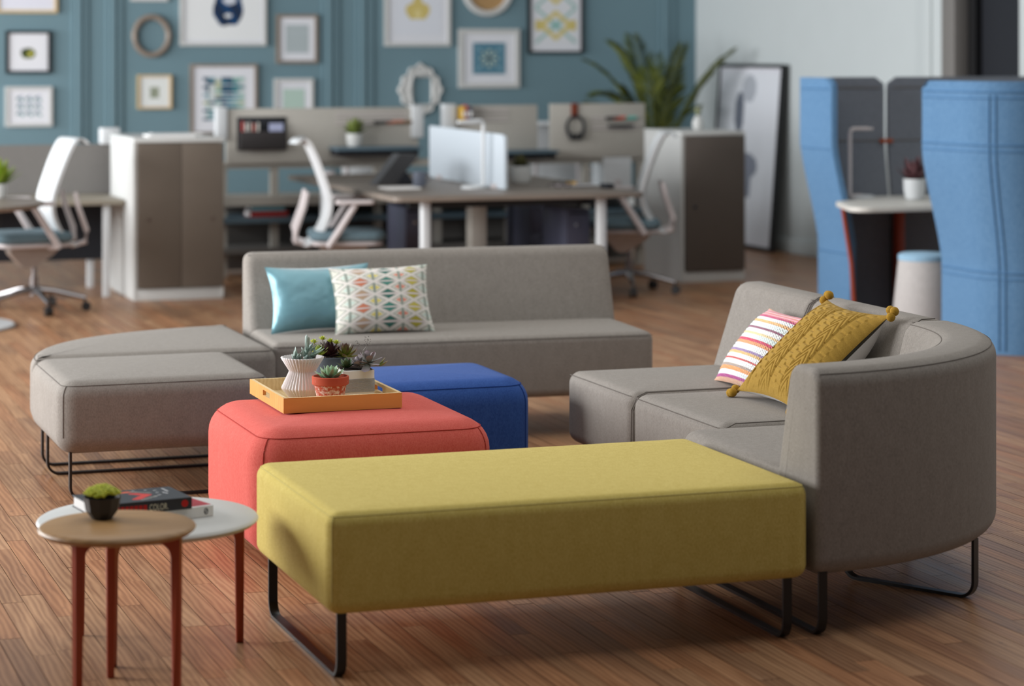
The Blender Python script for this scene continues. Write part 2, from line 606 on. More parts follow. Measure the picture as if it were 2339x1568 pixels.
# white wall on the right with the dark doorway
for nm, y0, y1, z0, z1 in (('wall_right', 14.66, WV+.15, -.004, 3.3), ('wall_right', 2.0, 13.81, -.004, 3.3), ('wall_right', 13.81, 14.66, 2.25, 3.3)):
    struct(obox(nm, M['whitewall'], WU, WU+.15, y0, y1, z0, z1))
d = struct(obox('door_1', M['nearblack'], WU+.10, WU+.14, 13.81, 14.66, 0, 2.25))
obox('door_stile', M['black'], WU+.05, WU+.10, 14.46, 14.56, 0, 2.25, d)
obox('door_casing', M['midgray'], WU-.05, WU+.06, 14.57, 14.75, 0, 2.3, d, .004)
struct(obox('trim_1', M['whitewall'], WU-.035, WU, 14.76, 15.14, .12, 3.25, None, .006))
struct(obox('trim_2', M['whitewall'], WU-.055, WU, 14.90, 15.02, .12, 3.25, None, .006))
struct(obox('baseboard_right', M['whitewall'], WU-.02, WU, 15.16, WV, 0, .11, None, .004))
struct(obox('baseboard_back', M['teal'], -3.0, WU-.021, WV-.02, WV, 0, .13, None, .004))
# stepped vertical panel mouldings of the teal wall
for k, (a, b) in enumerate(((2.965, 3.10), (3.235, 3.375), (5.005, 5.15), (5.29, 5.445), (7.985, 8.135))):
    m = MB()
    m.box(a, a+.03, WV-.018, WV, .14, 3.28, .004)
    m.box(a+.034, a+.082, WV-.036, WV, .14, 3.28, .007)
    m.box(a+.086, b, WV-.018, WV, .14, 3.28, .004)
    struct(m.build('trim_%d' % (k+3), M['teal']))
# left wall with four tall windows that let the daylight in
wl = MB()
ys = [2.0]
for yv in WIN:
    ys += [yv-1.25, yv+1.25]
ys.append(WV)
for i in range(0, len(ys), 2):
    wl.box(-3.2, -3.05, ys[i], ys[i+1], -.004, 3.3)
for i in range(1, len(ys)-1, 2):
    wl.box(-3.2, -3.05, ys[i], ys[i+1], -.004, .85)
    wl.box(-3.2, -3.05, ys[i], ys[i+1], 3.15, 3.3)
struct(wl.build('wall_left', M['whitewall'], None, False))
for k, yv in enumerate(WIN):
    fr = MB()
    for a in (yv-1.25, yv-.42, yv+.36, yv+1.19):
        fr.box(-3.16, -3.10, a, a+.06, .85, 3.15)
    for z in (.85, 1.6, 2.35, 3.09):
        fr.box(-3.155, -3.105, yv-1.25, yv+1.25, z, z+.06)
    struct(fr.build('window_%d' % (k+1), M['black'], None, False))

# ================================================================== LOUNGE SEATING
SB, ST = .168, .43            # underside and top of every seat cushion

def seam_loop(outline, z, name, mat, parent, r=.0015):
    return MB().tube([(p[0], p[1], z) for p in outline], r, 6, False, 0, True).build(name, mat, parent)

def sled(parent, o, d, L, width=.026, t=.009, top=SB+.01):
    """bent flat-bar sled leg: two uprights joined by a runner on the floor"""
    pts = [(0, top)]+fillet([(0, top), (0, t/2), (L, t/2), (L, top)], [0, .045, .045, 0], 6, False)[1:-1]+[(L, top)]
    return MB().flatbar(o, d, pts, width, t).build('sled_leg', M['black'], parent)

def block(name, label, cat, x0, x1, y0, y1, mat, seam, r, rc, zb=SB, crown=.006, group=None, sunk=.71):
    root = thing(name, label, cat, ((x0+x1)/2, (y0+y1)/2, 0), 0, group)
    out = rrect(x0, x1, y0, y1, rc, 6)
    MB().slab(out, zb, ST, r, crown, 7).build('cushion', mat, root)
    k = r*(1-sunk)
    seam_loop(offset(out, k), ST-k+.0004, 'seam', seam, root)
    for cx, cy, sx, sy in ((x0, y0, 1, 1), (x1, y0, -1, 1), (x0, y1, 1, -1), (x1, y1, -1, -1)):
        pts = []
        for i in range(7):      # follow the rolled edge down from the top seam, then the corner to the lower roll
            f = PI/4*(1-i/6)
            q = rc-(rc-r*(1-math.cos(f)))*.7071-.0004
            pts.append((cx+sx*q, cy+sy*q, ST-r+r*math.sin(f)))
        pts.append((pts[-1][0], pts[-1][1], zb+r))
        MB().tube(pts, .0018, 6).build('seam', seam, root)
    return root

# 1. the yellow bench in front
yb = block('bench', 'long yellow felt bench on black sled legs', 'bench', 1.57, 2.925, 5.925, 6.755, M['yellow'], M['seam_yellow'], .036, .04, crown=.004)
sled(yb, (1.612, 5.955, 0), (0, 1), .745)
sled(yb, (2.868, 5.955, 0), (0, 1), .745)

# 2. coral and blue ottomans (they stand on hidden glides)
co = block('ottoman', 'coral red felt ottoman carrying the wooden tray', 'ottoman', 1.69, 2.485, 7.26, 8.045, M['coral'], M['seam_coral'], .10, .115, .022, .008)
bl = block('ottoman', 'cobalt blue felt ottoman behind the coral red one', 'ottoman', 2.14, 2.92, 8.12, 8.70, M['blue'], M['seam_blue'], .09, .105, .022, .008)
for root, x0, x1, y0, y1 in ((co, 1.69, 2.485, 7.26, 8.045), (bl, 2.14, 2.92, 8.12, 8.70)):
    for x in (x0+.12, x1-.12):
        for y in (y0+.12, y1-.12):
            MB().lathe([(0.001, 0), (.022, 0), (.022, .03), (.001, .03)], x, y, 12).build('glide', M['black'], root)

# 3. left grey group: a square bench unit and a quarter-round corner bench
lb = block('bench', 'square gray bench unit with its front to the camera, left of the coral ottoman', 'bench', 1.285, 2.065, 8.57, 9.30, M['gray'], M['seam'], .062, .07)
sled(lb, (1.335, 8.62, 0), (1, 0), .68)
sled(lb, (1.335, 9.17, 0), (1, 0), .68)
qx, qy = 2.262, 9.315
arc = [(qx+.965*math.cos(a), qy+.86*math.sin(a)) for a in [PI/2+PI/2*k/28 for k in range(29)]]
qo = fillet([(qx, qy)]+arc, [.05]+[.06]+[0]*27+[.06], 5)
cb = thing('corner_bench', 'quarter-round gray bench joining the square unit to the long sofa', 'bench', (qx-.4, qy+.4, 0))
MB().slab(qo, SB, ST, .055, .005, 7).build('cushion', M['gray'], cb)
seam_loop(offset(qo, .015), ST-.0155, 'seam', M['seam'], cb)
sled(cb, (1.345, 9.375, 0), (1, 0), .84)
sled(cb, (1.72, 9.85, 0), (1, 0), .47)

# backrest cross-section: (distance outwards, height), counter-clockwise
def back_profile(inner_bottom, inner_seat, inner_top, outer, top=.735):
    return fillet([(inner_bottom, SB), (outer, SB), (outer, top), (inner_top, top), (inner_seat, ST)], [.02, .05, .05, .062, .03], 6)

# 4. long grey sofa at the back (turned a few degrees)
bs = thing('sofa', 'long armless gray sofa with a low straight back', 'sofa', (3.085, 9.62, 0), math.radians(-3.6))
def loc(o, x, y, z=0): return (x, y, z)
MB().slab(rrect(-.81, .81, -.25, .34, .035, 5), SB, ST, .038, .006, 6).build('seat', M['gray'], bs, local=True)
prof = back_profile(.24, .265, .375, .50, .74)
MB().sweep(prof, lambda s: (-.81+s, 0, 0, 1), 1.62, .035, 6).build('backrest', M['gray'], bs, local=True)
MB().tube([(-.80, -.247, ST-.016), (.80, -.247, ST-.016)], .0015, 6).build('seam', M['seam'], bs, local=True)
MB().tube([(-.80, .393, .731), (.80, .393, .731)], .0015, 6).build('seam', M['seam'], bs, local=True)
for x in (-.72, .72):
    pts = [(0, SB+.01)]+fillet([(0, SB), (0, .0045), (.6, .0045), (.6, SB)], [0, .045, .045, 0], 6, False)[1:-1]+[(.6, SB+.01)]
    MB().flatbar((x, -.17, 0), (0, 1), pts, .026, .009).build('sled_leg', M['black'], bs, local=True)

# 5. right grey group: two straight lounge units and the curved corner unit
def lounge(label, y0, y1):
    r = thing('lounge_seat', label, 'sofa', (3.5, (y0+y1)/2, 0), 0, 'gray modular lounge seats along the right')
    MB().slab(rrect(3.10, 3.75, y0, y1, .045, 5), SB, ST, .045, .005, 6).build('seat', M['gray'], r)
    MB().sweep(back_profile(3.66, 3.685, 3.785, 3.92), lambda s: (0, y0+s, 1, 0), y1-y0, .03, 4).build('backrest', M['gray'], r)
    MB().tube([(3.1055, y0+.03, ST-.013), (3.1055, y1-.03, ST-.013)], .0015, 6).build('seam', M['seam'], r)
    MB().tube([(3.7985, y0+.01, .7245), (3.7985, y1-.01, .7245)], .0015, 6).build('seam', M['seam'], r)
    for ye in ((y0, y1) if y1 < 8 else (y0,)):
        s = .004 if ye == y0 else -.004
        pts = [(3.105, ye+s*3, SB+.05), (3.105, ye+s, ST-.06), (3.125, ye+s, ST-.014), (3.16, ye+s, ST+.001), (3.66, ye+s, ST+.002)]
        MB().tube(pts, .0019, 6).build('welt', M['seam'], r)
        pts = [(3.69, ye+s, ST+.02), (3.752, ye+s, .655), (3.78, ye+s, .712), (3.82, ye+s, .735), (3.87, ye+s, .736)]
        MB().tube(pts, .0019, 6).build('welt', M['seam'], r)
        sled(r, (3.17, ye+s*10, 0), (1, 0), .62)
    return r
lounge('straight gray lounge seat at the free end, behind the striped pillow', 7.665, 8.30)
lounge('straight gray lounge seat between the free-end seat and the curved corner', 6.93, 7.66)

cu = thing('corner_sofa', 'curved gray corner sofa unit wrapping round beside the yellow bench', 'sofa', (3.35, 6.5, 0))
ccx, ccy, CR = 2.95, 6.905, .972
seat = [(ccx, ccy)]+[(ccx+.735*math.sin(a), ccy-.735*math.cos(a)) for a in [PI/2*k/24 for k in range(24, -1, -1)]]
seat = fillet(seat[::-1], [0]*25+[.06], 5)
# order counter-clockwise
def ccw(p):
    s = sum(p[i-1][0]*p[i][1]-p[i][0]*p[i-1][1] for i in range(len(p)))
    return p if s > 0 else p[::-1]
MB().slab(ccw(seat), SB, ST, .045, .004, 6).build('seat', M['gray'], cu)
def arcpath(s):
    a = s/CR
    return (ccx, ccy, math.sin(a), -math.cos(a))
MB().sweep(back_profile(.69, .715, .795, CR), arcpath, PI/2*CR, .022, 40).build('backrest', M['gray'], cu)
MB().tube([(ccx+.958*math.sin(a), ccy-.958*math.cos(a), .7210) for a in [.012+(PI/2-.024)*k/40 for k in range(41)]], .0011, 6).build('seam', M['seam'], cu)
MB().tube([(ccx+.8085*math.sin(a), ccy-.8085*math.cos(a), .7245) for a in [.012+(PI/2-.024)*k/40 for k in range(41)]], .0015, 6).build('seam', M['seam'], cu)
sled(cu, (2.975, 5.955, 0), (0, 1), .80)
dv = Vector((3.600-3.375, 6.215-6.600))
sled(cu, (3.600, 6.215, 0), (-dv.x, -dv.y), dv.length)

# ================================================================== PILLOWS
def pillow(name, label, T, R, B, thick, colfn, mat, nx=80, ny=60, pinch=.09, back=None, relief=None, sx=None, sy=None):
    """scatter cushion spanned by its top corner T, the corner R along its width and the corner B below T"""
    T, R, B = Vector(T), Vector(R), Vector(B)
    ex = (R-T); ey = (T-B)
    wdt, hgt = sx or ex.length, sy or ey.length
    ex.normalize(); ey = (ey-ex*ey.dot(ex)).normalized()
    ez = ex.cross(ey)
    c = (R+B)/2
    root = thing(name, label, 'pillow', c)
    root.rotation_euler = Matrix((ex, ey, ez)).transposed().to_euler()
    hx, hy = wdt/2, hgt/2
    def pos(i, j, side):
        u, v = -1+2*i/nx, -1+2*j/ny
        x = hx*u*(1-pinch*(1-v*v)*abs(u)**.5)
        y = hy*v*(1-pinch*(1-u*u)*abs(v)**.5)
        t = thick/2*((1-u**4)*(1-v**4))**.75*(1-.25*(u*u+v*v)/2)
        if relief and side > 0: t += relief((u+1)/2, (v+1)/2)*((1-u**8)*(1-v**8))
        if side < 0 and back is not None: t *= 1.7
        return (x, y, side*t)
    f = MB()
    f.grid([[pos(i, j, 1) for i in range(nx+1)] for j in range(ny+1)], False, False,
           (lambda j, i: colfn((i+.5)/nx, (j+.5)/ny)) if colfn else None)
    if back is None:
        f.grid([[pos(i, j, -1) for i in range(0, nx+1, 4)] for j in range(0, ny+1, 4)], False, False,
               (lambda j, i: colfn((i*4+2)/nx, (j*4+2)/ny)) if colfn else None)
    f.build('cover', mat, root, local=True, angle=80)
    if back is not None:
        MB().grid([[pos(i, j, -1) for i in range(0, nx+1, 4)] for j in range(0, ny+1, 4)]).build('back_cover', back, root, local=True, angle=80)
    return root, pos

pillow('pillow', 'plain teal satin pillow half behind the geometric one', (2.315, 9.825, .70), (2.765, 9.83, .705), (2.345, 9.725, .432), .13, None, M['satin'], 48, 36, .10)

GA = {2: ((186, 158, 132), (206, 128, 100)), 4: ((58, 112, 102), (76, 136, 124)), 6: ((182, 172, 70), (200, 188, 92))}
GB = {1: (206, 222, 212), 3: (222, 208, 122), 5: (222, 146, 126), 7: (200, 214, 206)}
def geo(u, v):
    """kilim-like lattice of split diamonds on cream"""
    cream = (226, 221, 214)
    best = None
    for n in range(0, 9):
        du = abs(u-.135*n)/.135
        if du > 1: continue
        ph = .1 if n % 2 == 0 else 0
        k = round((v-ph)/.2)
        dv = (v-ph-.2*k)/.1
        d = du+abs(dv)
        if best is None or d < best[0]: best = (d, n, k, dv, du)
    d, n, k, dv, du = best
    if d > .80: return lin(cream)
    if n in GA:
        if abs(dv) < .13: return lin((216, 206, 202))
        if d > .70: return lin((178, 176, 166))
        return lin(GA[n][k % 2])
    if du < .10: return lin((150, 158, 148))
    if d > .62: return lin((150, 158, 146) if int(u*90+v*70) % 2 else (206, 206, 196))
    if d < .46 and n in GB: return lin(GB[n])
    return lin((222, 220, 208))
pillow('pillow', 'cream pillow with a colorful diamond lattice on the long sofa', (2.545, 9.735, .692), (2.965, 9.70, .70), (2.605, 9.60, .434), .14, geo, M['cloth'], 200, 132, .07)

SB1 = [((186, 44, 100), .5), ((226, 232, 236), 1), ((236, 176, 110), .7), ((214, 230, 232), 1.2), ((132, 70, 96), .6), ((236, 238, 238), .9), ((236, 202, 150), .5), ((206, 226, 224), 1.1), ((200, 48, 84), .6), ((234, 148, 96), .8), ((232, 236, 240), 1.3), ((146, 120, 168), .5), ((222, 178, 110), .7), ((238, 238, 240), .9), ((196, 76, 74), .45), ((238, 238, 238), 1.0), ((166, 150, 140), .5), ((236, 150, 84), .7), ((230, 236, 238), .9), ((168, 54, 128), .45), ((210, 160, 130), .6)]
STOT = sum(b for _, b in SB1)
def stripes(u, v):
    """woven bands; towards one side the yarn gathers into slanting knots"""
    if v > .86:
        c = ((226, 140, 156), (236, 176, 130), (222, 120, 146), (232, 196, 200))[int(v*90) % 4]
        return lin(c)
    x = ((.86-v)/.86)*STOT
    for c, b in SB1:
        if x < b: break
        x -= b
    thin = b < .9
    knot = max(0, (u-.50)/.5)
    if ((u*46+v*30) % 1.0) < .30: c = tuple(int(.55*a+.45*240) for a in c) if thin else (240, 240, 238)
    elif knot > 0 and ((u*23+v*40) % 1.0) > .95-.6*knot:
        c = tuple(int(a*(.42 if thin else .62)) for a in c)
    return lin(c)
pillow('pillow', 'woven pillow with pink, orange and white stripes behind the mustard pillow', (3.705, 7.90, .675), (3.70, 7.50, .675), (3.50, 7.80, .440), .13, stripes, M['cloth'], 190, 150, .06, None, lambda u, v: .0012*math.sin(v*26*2*PI))

def quilt(u, v):
    """rows of stitched channels: stepped zigzag blocks between straight bands"""
    b = u*6.0
    k = int(b); f = b-k
    if f < .10 or (k % 2 == 0 and f > .90): return -.0026
    if k % 2 == 0:
        z = (v*12+abs(f-.5)*2.0*2.2) % 1.0
    else:
        z = (v*13+.5*(f > .5)+.3*f) % 1.0
    return .0058*min(1, 4.5*min(z, 1-z))-.0026
mp, pos = pillow('pillow', 'mustard quilted pillow with pompom corners on the right lounge seat', (3.725, 7.50, .745), (3.740, 7.085, .735), (3.405, 7.375, .462), .13, None,
                 fabric('mustard_cotton', (154, 122, 52), (172, 138, 64), 300, .5, .1), 230, 230, .10, plain('undyed_cotton', (226, 224, 222), .9, .1), quilt, .43, .455)
pm = fabric('mustard_yarn', (158, 120, 40), (176, 138, 52), 200)
for sxx, syy in ((-1, 1), (1, 1), (-1, -1), (1, -1)):
    for k, (ax, ay) in enumerate(((1.05, .97), (1.04, 1.07), (.96, 1.06))):
        MB().ball((sxx*.215*ax, syy*.2275*ay, .004*k), .0155, 14).build('pompom', pm, mp, local=True)

# ================================================================== TRAY AND PLANTERS
tx0, tx1, ty0, ty1, tz = 1.853, 2.250, 7.555, 8.035, ST+.0085
tray = thing('tray', 'shallow honey colored wooden tray with slot handles on the coral ottoman', 'tray', ((tx0+tx1)/2, (ty0+ty1)/2, tz))
TH_, th = .050, .011
obox('tray_base', M['pine'], tx0+th, tx1-th, ty0+th, ty1-th, tz, tz+.009, tray)
def board(y0, y1):
    m = MB()
    ins = y0+th*.6 if y0 == ty0 else y0
    m.box(tx0, tx1, y0, y1, tz, tz+TH_-.0008)
    o = m.build('side_panel', [M['honey'], M['pine']], tray, False)
    for p in o.data.polygons:
        if p.normal.z > .5 or (p.normal.y > .5 and y0 == ty0) or (p.normal.y < -.5 and y0 != ty0): p.material_index = 1
board(ty0, ty0+th); board(ty1-th, ty1)
for x0 in (tx0, tx1-th):
    m = MB(); yc = (ty0+ty1)/2; x1 = x0+th; a, b = ty0+th, ty1-th
    hl, z0, z1 = .048, tz+.021, tz+.039
    m.box(x0, x1, a, b, tz, z0); m.box(x0, x1, a, b, z1, tz+TH_)
    m.box(x0, x1, a, yc-hl, z0, z1); m.box(x0, x1, yc+hl, b, z0, z1)
    o = m.build('side_panel', [M['honey'], M['pine']], tray, False)
    for p in o.data.polygons:
        if p.normal.z > .5 or (p.normal.x > .5 and x0 == tx0) or (p.normal.x < -.5 and x0 != tx0): p.material_index = 1
TZ = tz+.009

def leaf(base, d, up, L, W, T, col, tipcol, bend=.25, point=1.0, n=8):
    """fleshy leaf: from base along d, bending towards up"""
    d = Vector(d).normalized(); up = Vector(up)
    side = d.cross(up)
    if side.length < 1e-4: side = d.cross(Vector((1, 0, 0)))
    side.normalize(); nn = side.cross(d).normalized()
    rows = []
    for i in range(n+1):
        t = i/n
        wv = W*(math.sin(PI*min(t*.88+.12, 1))**.8 if point > 1 else max(.02, (t*.9+.12)**.55*(1-t**4)**.5))
        tv = T*max(.05, (1-t**3))*(.5+.5*math.sin(PI*min(1, t+.2)))
        cpt = Vector(base)+d*(L*t)+nn*(bend*L*t*t)
        rows.append([cpt+side*(wv*math.cos(a))+nn*(tv*math.sin(a)+.25*tv*math.cos(2*a)) for a in [2*PI*k/8 for k in range(8)]])
    cl = lambda i, j: tuple(a+(b-a)*(i/(n-1))**1.6 for a, b in zip(lin(col), lin(tipcol)))
    m = MB().grid(rows, True, False, cl)
    b = len(m.v)-8
    m.f.append([b+k for k in range(8)]); m.c.append(lin(tipcol)); m.mi.append(0)
    return m

def rosette(root, c, n, L, W, T, col, tip, tilt0, tilt1, turn=2.4, name='leaf', bend=.25, point=2, rot=0):
    for k in range(n):
        a = rot+k*turn
        e = tilt0+(tilt1-tilt0)*k/max(1, n-1)
        d = (math.cos(a)*math.cos(e), math.sin(a)*math.cos(e), math.sin(e))
        s = .75+.5*(1-k/n)*.6
        leaf(c, d, (0, 0, 1), L*s, W*s, T, col, tip, bend, point).build(name, M['leaf'], root)

# fluted hourglass planter
px, py = 1.975, 7.79
p1 = thing('potted_succulent', 'upright succulent in a white fluted hourglass planter', 'plant', (px, py, TZ))
prof = [(.001, 0), (.037, 0), (.038, .002), (.067, .036), (.068, .040), (.043, .092), (.043, .096), (.070, .139), (.068, .141), (.040, .098), (.036, .088)]
NP = 152
flute = lambda r, k, n: r+(0 if r < .01 else (.0026, .0003, -.0020, .0003)[k % 4])
pot = MB().lathe(prof, px, py, NP, TZ, 0, flute).build('planter', plain('white_ceramic', (236, 230, 230), .55, .4, 0, .02), p1, angle=70)
MB().lathe([(.001, .128), (.061, .128), (.061, .126)], px, py, 32, TZ).build('soil', M['soil'], p1)
rg = random.Random(5)
for bx, by, h, k in ((.012, -.01, .085, 9), (-.03, -.02, .040, 5), (-.008, -.03, .042, 3), (.035, -.02, .034, 3)):
    for i in range(k):
        a = rg.uniform(0, 2*PI); e = rg.uniform(.55, 1.25) if i else 1.45
        t = i/max(1, k-1)
        leaf((px+bx, py+by, TZ+.126+h*.45*(1-t)), (math.cos(a)*math.cos(e), math.sin(a)*math.cos(e), math.sin(e)), (0, 0, 1), (.050 if h > .06 else .032)*rg.uniform(.8, 1.1), .0082, .0055, (128, 150, 140), (168, 186, 180), .1).build('leaf', M['leaf'], p1)
    MB().tube([(px+bx, py+by, TZ+.127), (px+bx*1.1, py+by, TZ+.127+h*.5)], .003, 6).build('stem', M['leafstem'] if 'leafstem' in M else M['framewood'], p1)
for ang in (0.2, -.5, .6):
    leaf((px+.015, py-.012, TZ+.143), (math.cos(ang), math.sin(ang)-.3, .25), (0, 0, 1), .062, .0082, .005, (116, 142, 126), (150, 172, 160), .18).build('leaf', M['leaf'], p1)

# terracotta pot
px, py = 2.035, 7.655
p2 = thing('potted_succulent', 'pale green rosette in a weathered terracotta pot at the front of the tray', 'plant', (px, py, TZ))
MB().lathe([(.001, 0), (.040, 0), (.0415, .003), (.0535, .064), (.0585, .0645), (.0605, .067), (.061, .090), (.059, .092), (.055, .092), (.053, .080), (.05, .074)], px, py, 40, TZ).build('flower_pot', M['terracotta'], p2)
MB().lathe([(.001, .082), (.0535, .081), (.0535, .078)], px, py, 28, TZ).build('soil', M['soil'], p2)
rosette(p2, (px, py, TZ+.082), 20, .058, .0115, .0055, (126, 158, 122), (162, 190, 156), .22, 1.15, 2.4, 'leaf', .2, 2, .4)

# square white pot with a gray ribbed band
px, py = 2.158, 7.80
p3 = thing('potted_succulent', 'gray-purple succulent spilling from a square white pot with a ribbed gray band', 'plant', (px, py, TZ))
h = .056
MB().slab(rrect(px-h, px+h, py-h, py+h, .016, 5), TZ, TZ+.093, .0035, 0, 3).build('planter', plain('white_glaze', (244, 242, 238), .4, .45, 0, .02), p3)
band = plain('gray_glaze', (172, 172, 172), .6, .3)
for k in range(11):
    z = TZ+.022+k*.0041
    MB().tube([(q[0], q[1], z) for q in rrect(px-h-.0003, px+h+.0003, py-h-.0003, py+h+.0003, .0163, 4)], .00165, 6, False, 0, True).build('band_rib', band, p3)
MB().slab(rrect(px-h+.006, px+h-.006, py-h+.006, py+h-.006, .012, 4), TZ+.090, TZ+.0945, .001).build('soil', M['soil'], p3)
rosette(p3, (px+.034, py-.046, TZ+.116), 14, .056, .0185, .0030, (118, 124, 114), (150, 136, 144), -.55, 1.2, 2.4, 'leaf', .12, 1, 4.2)
rosette(p3, (px-.030, py-.005, TZ+.098), 10, .042, .0100, .003, (58, 84, 48), (92, 112, 80), .2, 1.2, 2.4, 'leaf', .15, 2, 1)
rosette(p3, (px+.003, py-.02, TZ+.104), 7, .040, .0125, .003, (120, 122, 120), (166, 158, 166), .2, 1.2, 2.4, 'leaf', .15, 2, 2)
MB().tube([(px+.036, py-.046, TZ+.08), (px+.036, py-.046, TZ+.114)], .0045, 8).build('stem', M['framewood'], p3)
for e, yy in ((.35, 0), (.9, .004)):
    leaf((px+.072, py-.045+yy, TZ+.105), (.9, -.1, e), (0, 0, 1), .034, .0055, .004, (120, 142, 84), (160, 140, 110), .1).build('leaf', M['leaf'], p3)
tw = plain('dry_twig', (150, 146, 142), .8, .2)
bud = plain('dry_bud', (96, 92, 92), .8, .2)
def twig(pts, r): MB().tube(pts, r, 6).build('twig', tw, p3)
b0 = (px+.005, py-.03, TZ+.095)
twig([b0, (px+.017, py-.03, TZ+.13), (px+.021, py-.03, TZ+.155), (px+.037, py-.03, TZ+.175), (px+.034, py-.03, TZ+.195)], [.0016, .0015, .0013, .001, .0008])
twig([(px+.019, py-.03, TZ+.142), (px+.033, py-.028, TZ+.155), (px+.036, py-.028, TZ+.168)], .0009)
twig([(px+.020, py-.03, TZ+.15), (px+.014, py-.03, TZ+.165), (px+.006, py-.03, TZ+.18), (px-.004, py-.03, TZ+.181)], .0009)
for k in range(26):
    q = rg.choice(((.036, .192), (.034, .183), (.004, .181)))
    MB().ball((px+q[0]+rg.uniform(-.010, .010), py-.03+rg.uniform(-.008, .008), TZ+q[1]+rg.uniform(-.010, .010)), .0014, 6).build('bud', bud, p3)

# dark pot behind with purple rosettes
px, py = 2.105, 7.928
p4 = thing('potted_succulent', 'dark purple and lime rosettes in a slate gray pot at the back of the tray', 'plant', (px, py, TZ))
MB().lathe([(.001, 0), (.046, 0), (.050, .01), (.058, .118), (.056, .121), (.052, .119), (.050, .10)], px, py, 36, TZ).build('flower_pot', plain('slate_glaze', (88, 96, 106), .6, .3), p4)
MB().lathe([(.001, .113), (.052, .112), (.052, .108)], px, py, 28, TZ).build('soil', M['soil'], p4)
rosette(p4, (px, py, TZ+.122), 30, .064, .0125, .0035, (92, 58, 56), (62, 38, 48), -.1, 1.3, 2.4, 'leaf', .25, 2)
rosette(p4, (px+.048, py-.03, TZ+.122), 26, .056, .0090, .003, (128, 146, 44), (104, 66, 62), -.2, 1.3, 2.4, 'leaf', .25, 2, 1)
rosette(p4, (px-.045, py-.02, TZ+.128), 20, .046, .0075, .003, (142, 162, 48), (156, 172, 88), -.1, 1.3, 2.4, 'leaf', .25, 2, 2)
for dx, dy, dz in ((-.058, -.01, .178), (-.025, 0, .186), (.0, -.01, .178), (.018, -.02, .173)):
    rosette(p4, (px+dx, py+dy, TZ+dz-.008), 11, .017, .0042, .0018, (176, 190, 50), (196, 206, 84), .2, 1.2, 2.4, 'leaf', .2, 2)
    MB().tube([(px+dx*.5, py+dy, TZ+.115), (px+dx, py+dy, TZ+dz-.008)], .0018, 6).build('stem', M['framewood'], p4)

# ================================================================== SIDE TABLES
def side_table(label, c, z, R, legs, mat):
    t = thing('side_table', label, 'table', (c[0], c[1], 0), 0, 'nesting side tables')
    MB().lathe([(.001, z-.024), (R-.03, z-.024), (R-.012, z-.021), (R-.002, z-.013), (R, z-.009), (R-.003, z-.004), (R-.009, z), (R*.6, z), (R*.3, z), (.001, z)], c[0], c[1], 72).build('tabletop', mat, t)
    for lx, ly in legs:
        d = Vector((lx-c[0], ly-c[1])); L = d.length; d.normalize()
        zt = z-.0245
        poly = fillet([(L+.0105, 0), (L+.0125, zt), (.0, zt), (.0, zt-.016), (L-.0135, zt-.018), (L-.0095, 0)], [.002, .002, 0, 0, .034, .002], 7)
        rows = []
        for dy_, off in ((-.0115, .003), (-.0085, 0), (.0085, 0), (.0115, .003)):
            tp = lambda h: .78+.22*min(1, h/.3)
            rows.append([(c[0]+d.x*q[0]-d.y*dy_*tp(q[1]), c[1]+d.y*q[0]+d.x*dy_*tp(q[1]), q[1]) for q in offset(poly, off)])
        m = MB().grid(rows, True); n = len(poly)
        m.f += [list(range(n))[::-1], [3*n+k for k in range(n)]]; m.c += [None]*2; m.mi += [0]*2
        m.build('leg', M['rust'], t, angle=40)
    MB().lathe([(.001, z-.044), (.03, z-.044), (.034, z-.036), (.034, z-.0245), (.001, z-.0245)], c[0], c[1], 24).build('hub', M['rust'], t)
    return t
wt = side_table('low round white side table under the two books', (1.206, 6.442), .355, .296, ((1.452, 6.421), (1.082, 6.275), (1.055, 6.64)), M['white'])
ot = side_table('smaller round oak side table overlapping the white one', (1.054, 6.046), .417, .197, ((.945, 5.984), (1.188, 5.963), (1.058, 6.168)), M['tabletop'])

# faceted bowl of moss on the oak table
bx, by, bz = 1.030, 6.128, .4172
bw = thing('bowl', 'small black faceted bowl of lime green moss on the oak side table', 'bowl', (bx, by, bz))
MB().lathe([(.001, 0), (.024, 0), (.027, .002), (.042, .022), (.0485, .056), (.0465, .0565), (.040, .024), (.001, .012)], bx, by, 10, bz).build('bowl_shell', plain('black_glaze', (38, 36, 38), .45, .5), bw, angle=8)
rg2 = random.Random(11)
ms = MB()
def mosscol():
    t = rg2.random(); return lin((150+50*t, 160+42*t, 20+40*t))
for k in range(520):
    a = rg2.uniform(0, 2*PI); rr = .044*math.sqrt(rg2.random())
    lump = .5+.5*math.sin(a*3+1)*math.cos(rr*90)
    hh = (.030+.007*lump)*math.sqrt(max(0, 1-(rr/.049)**2))
    ms.ball((bx+rr*math.cos(a), by+rr*math.sin(a), bz+.050+hh), rg2.uniform(.0028, .0056), 6, 1, mosscol())
ms.build('moss', M['leaf'], bw, kind='stuff')

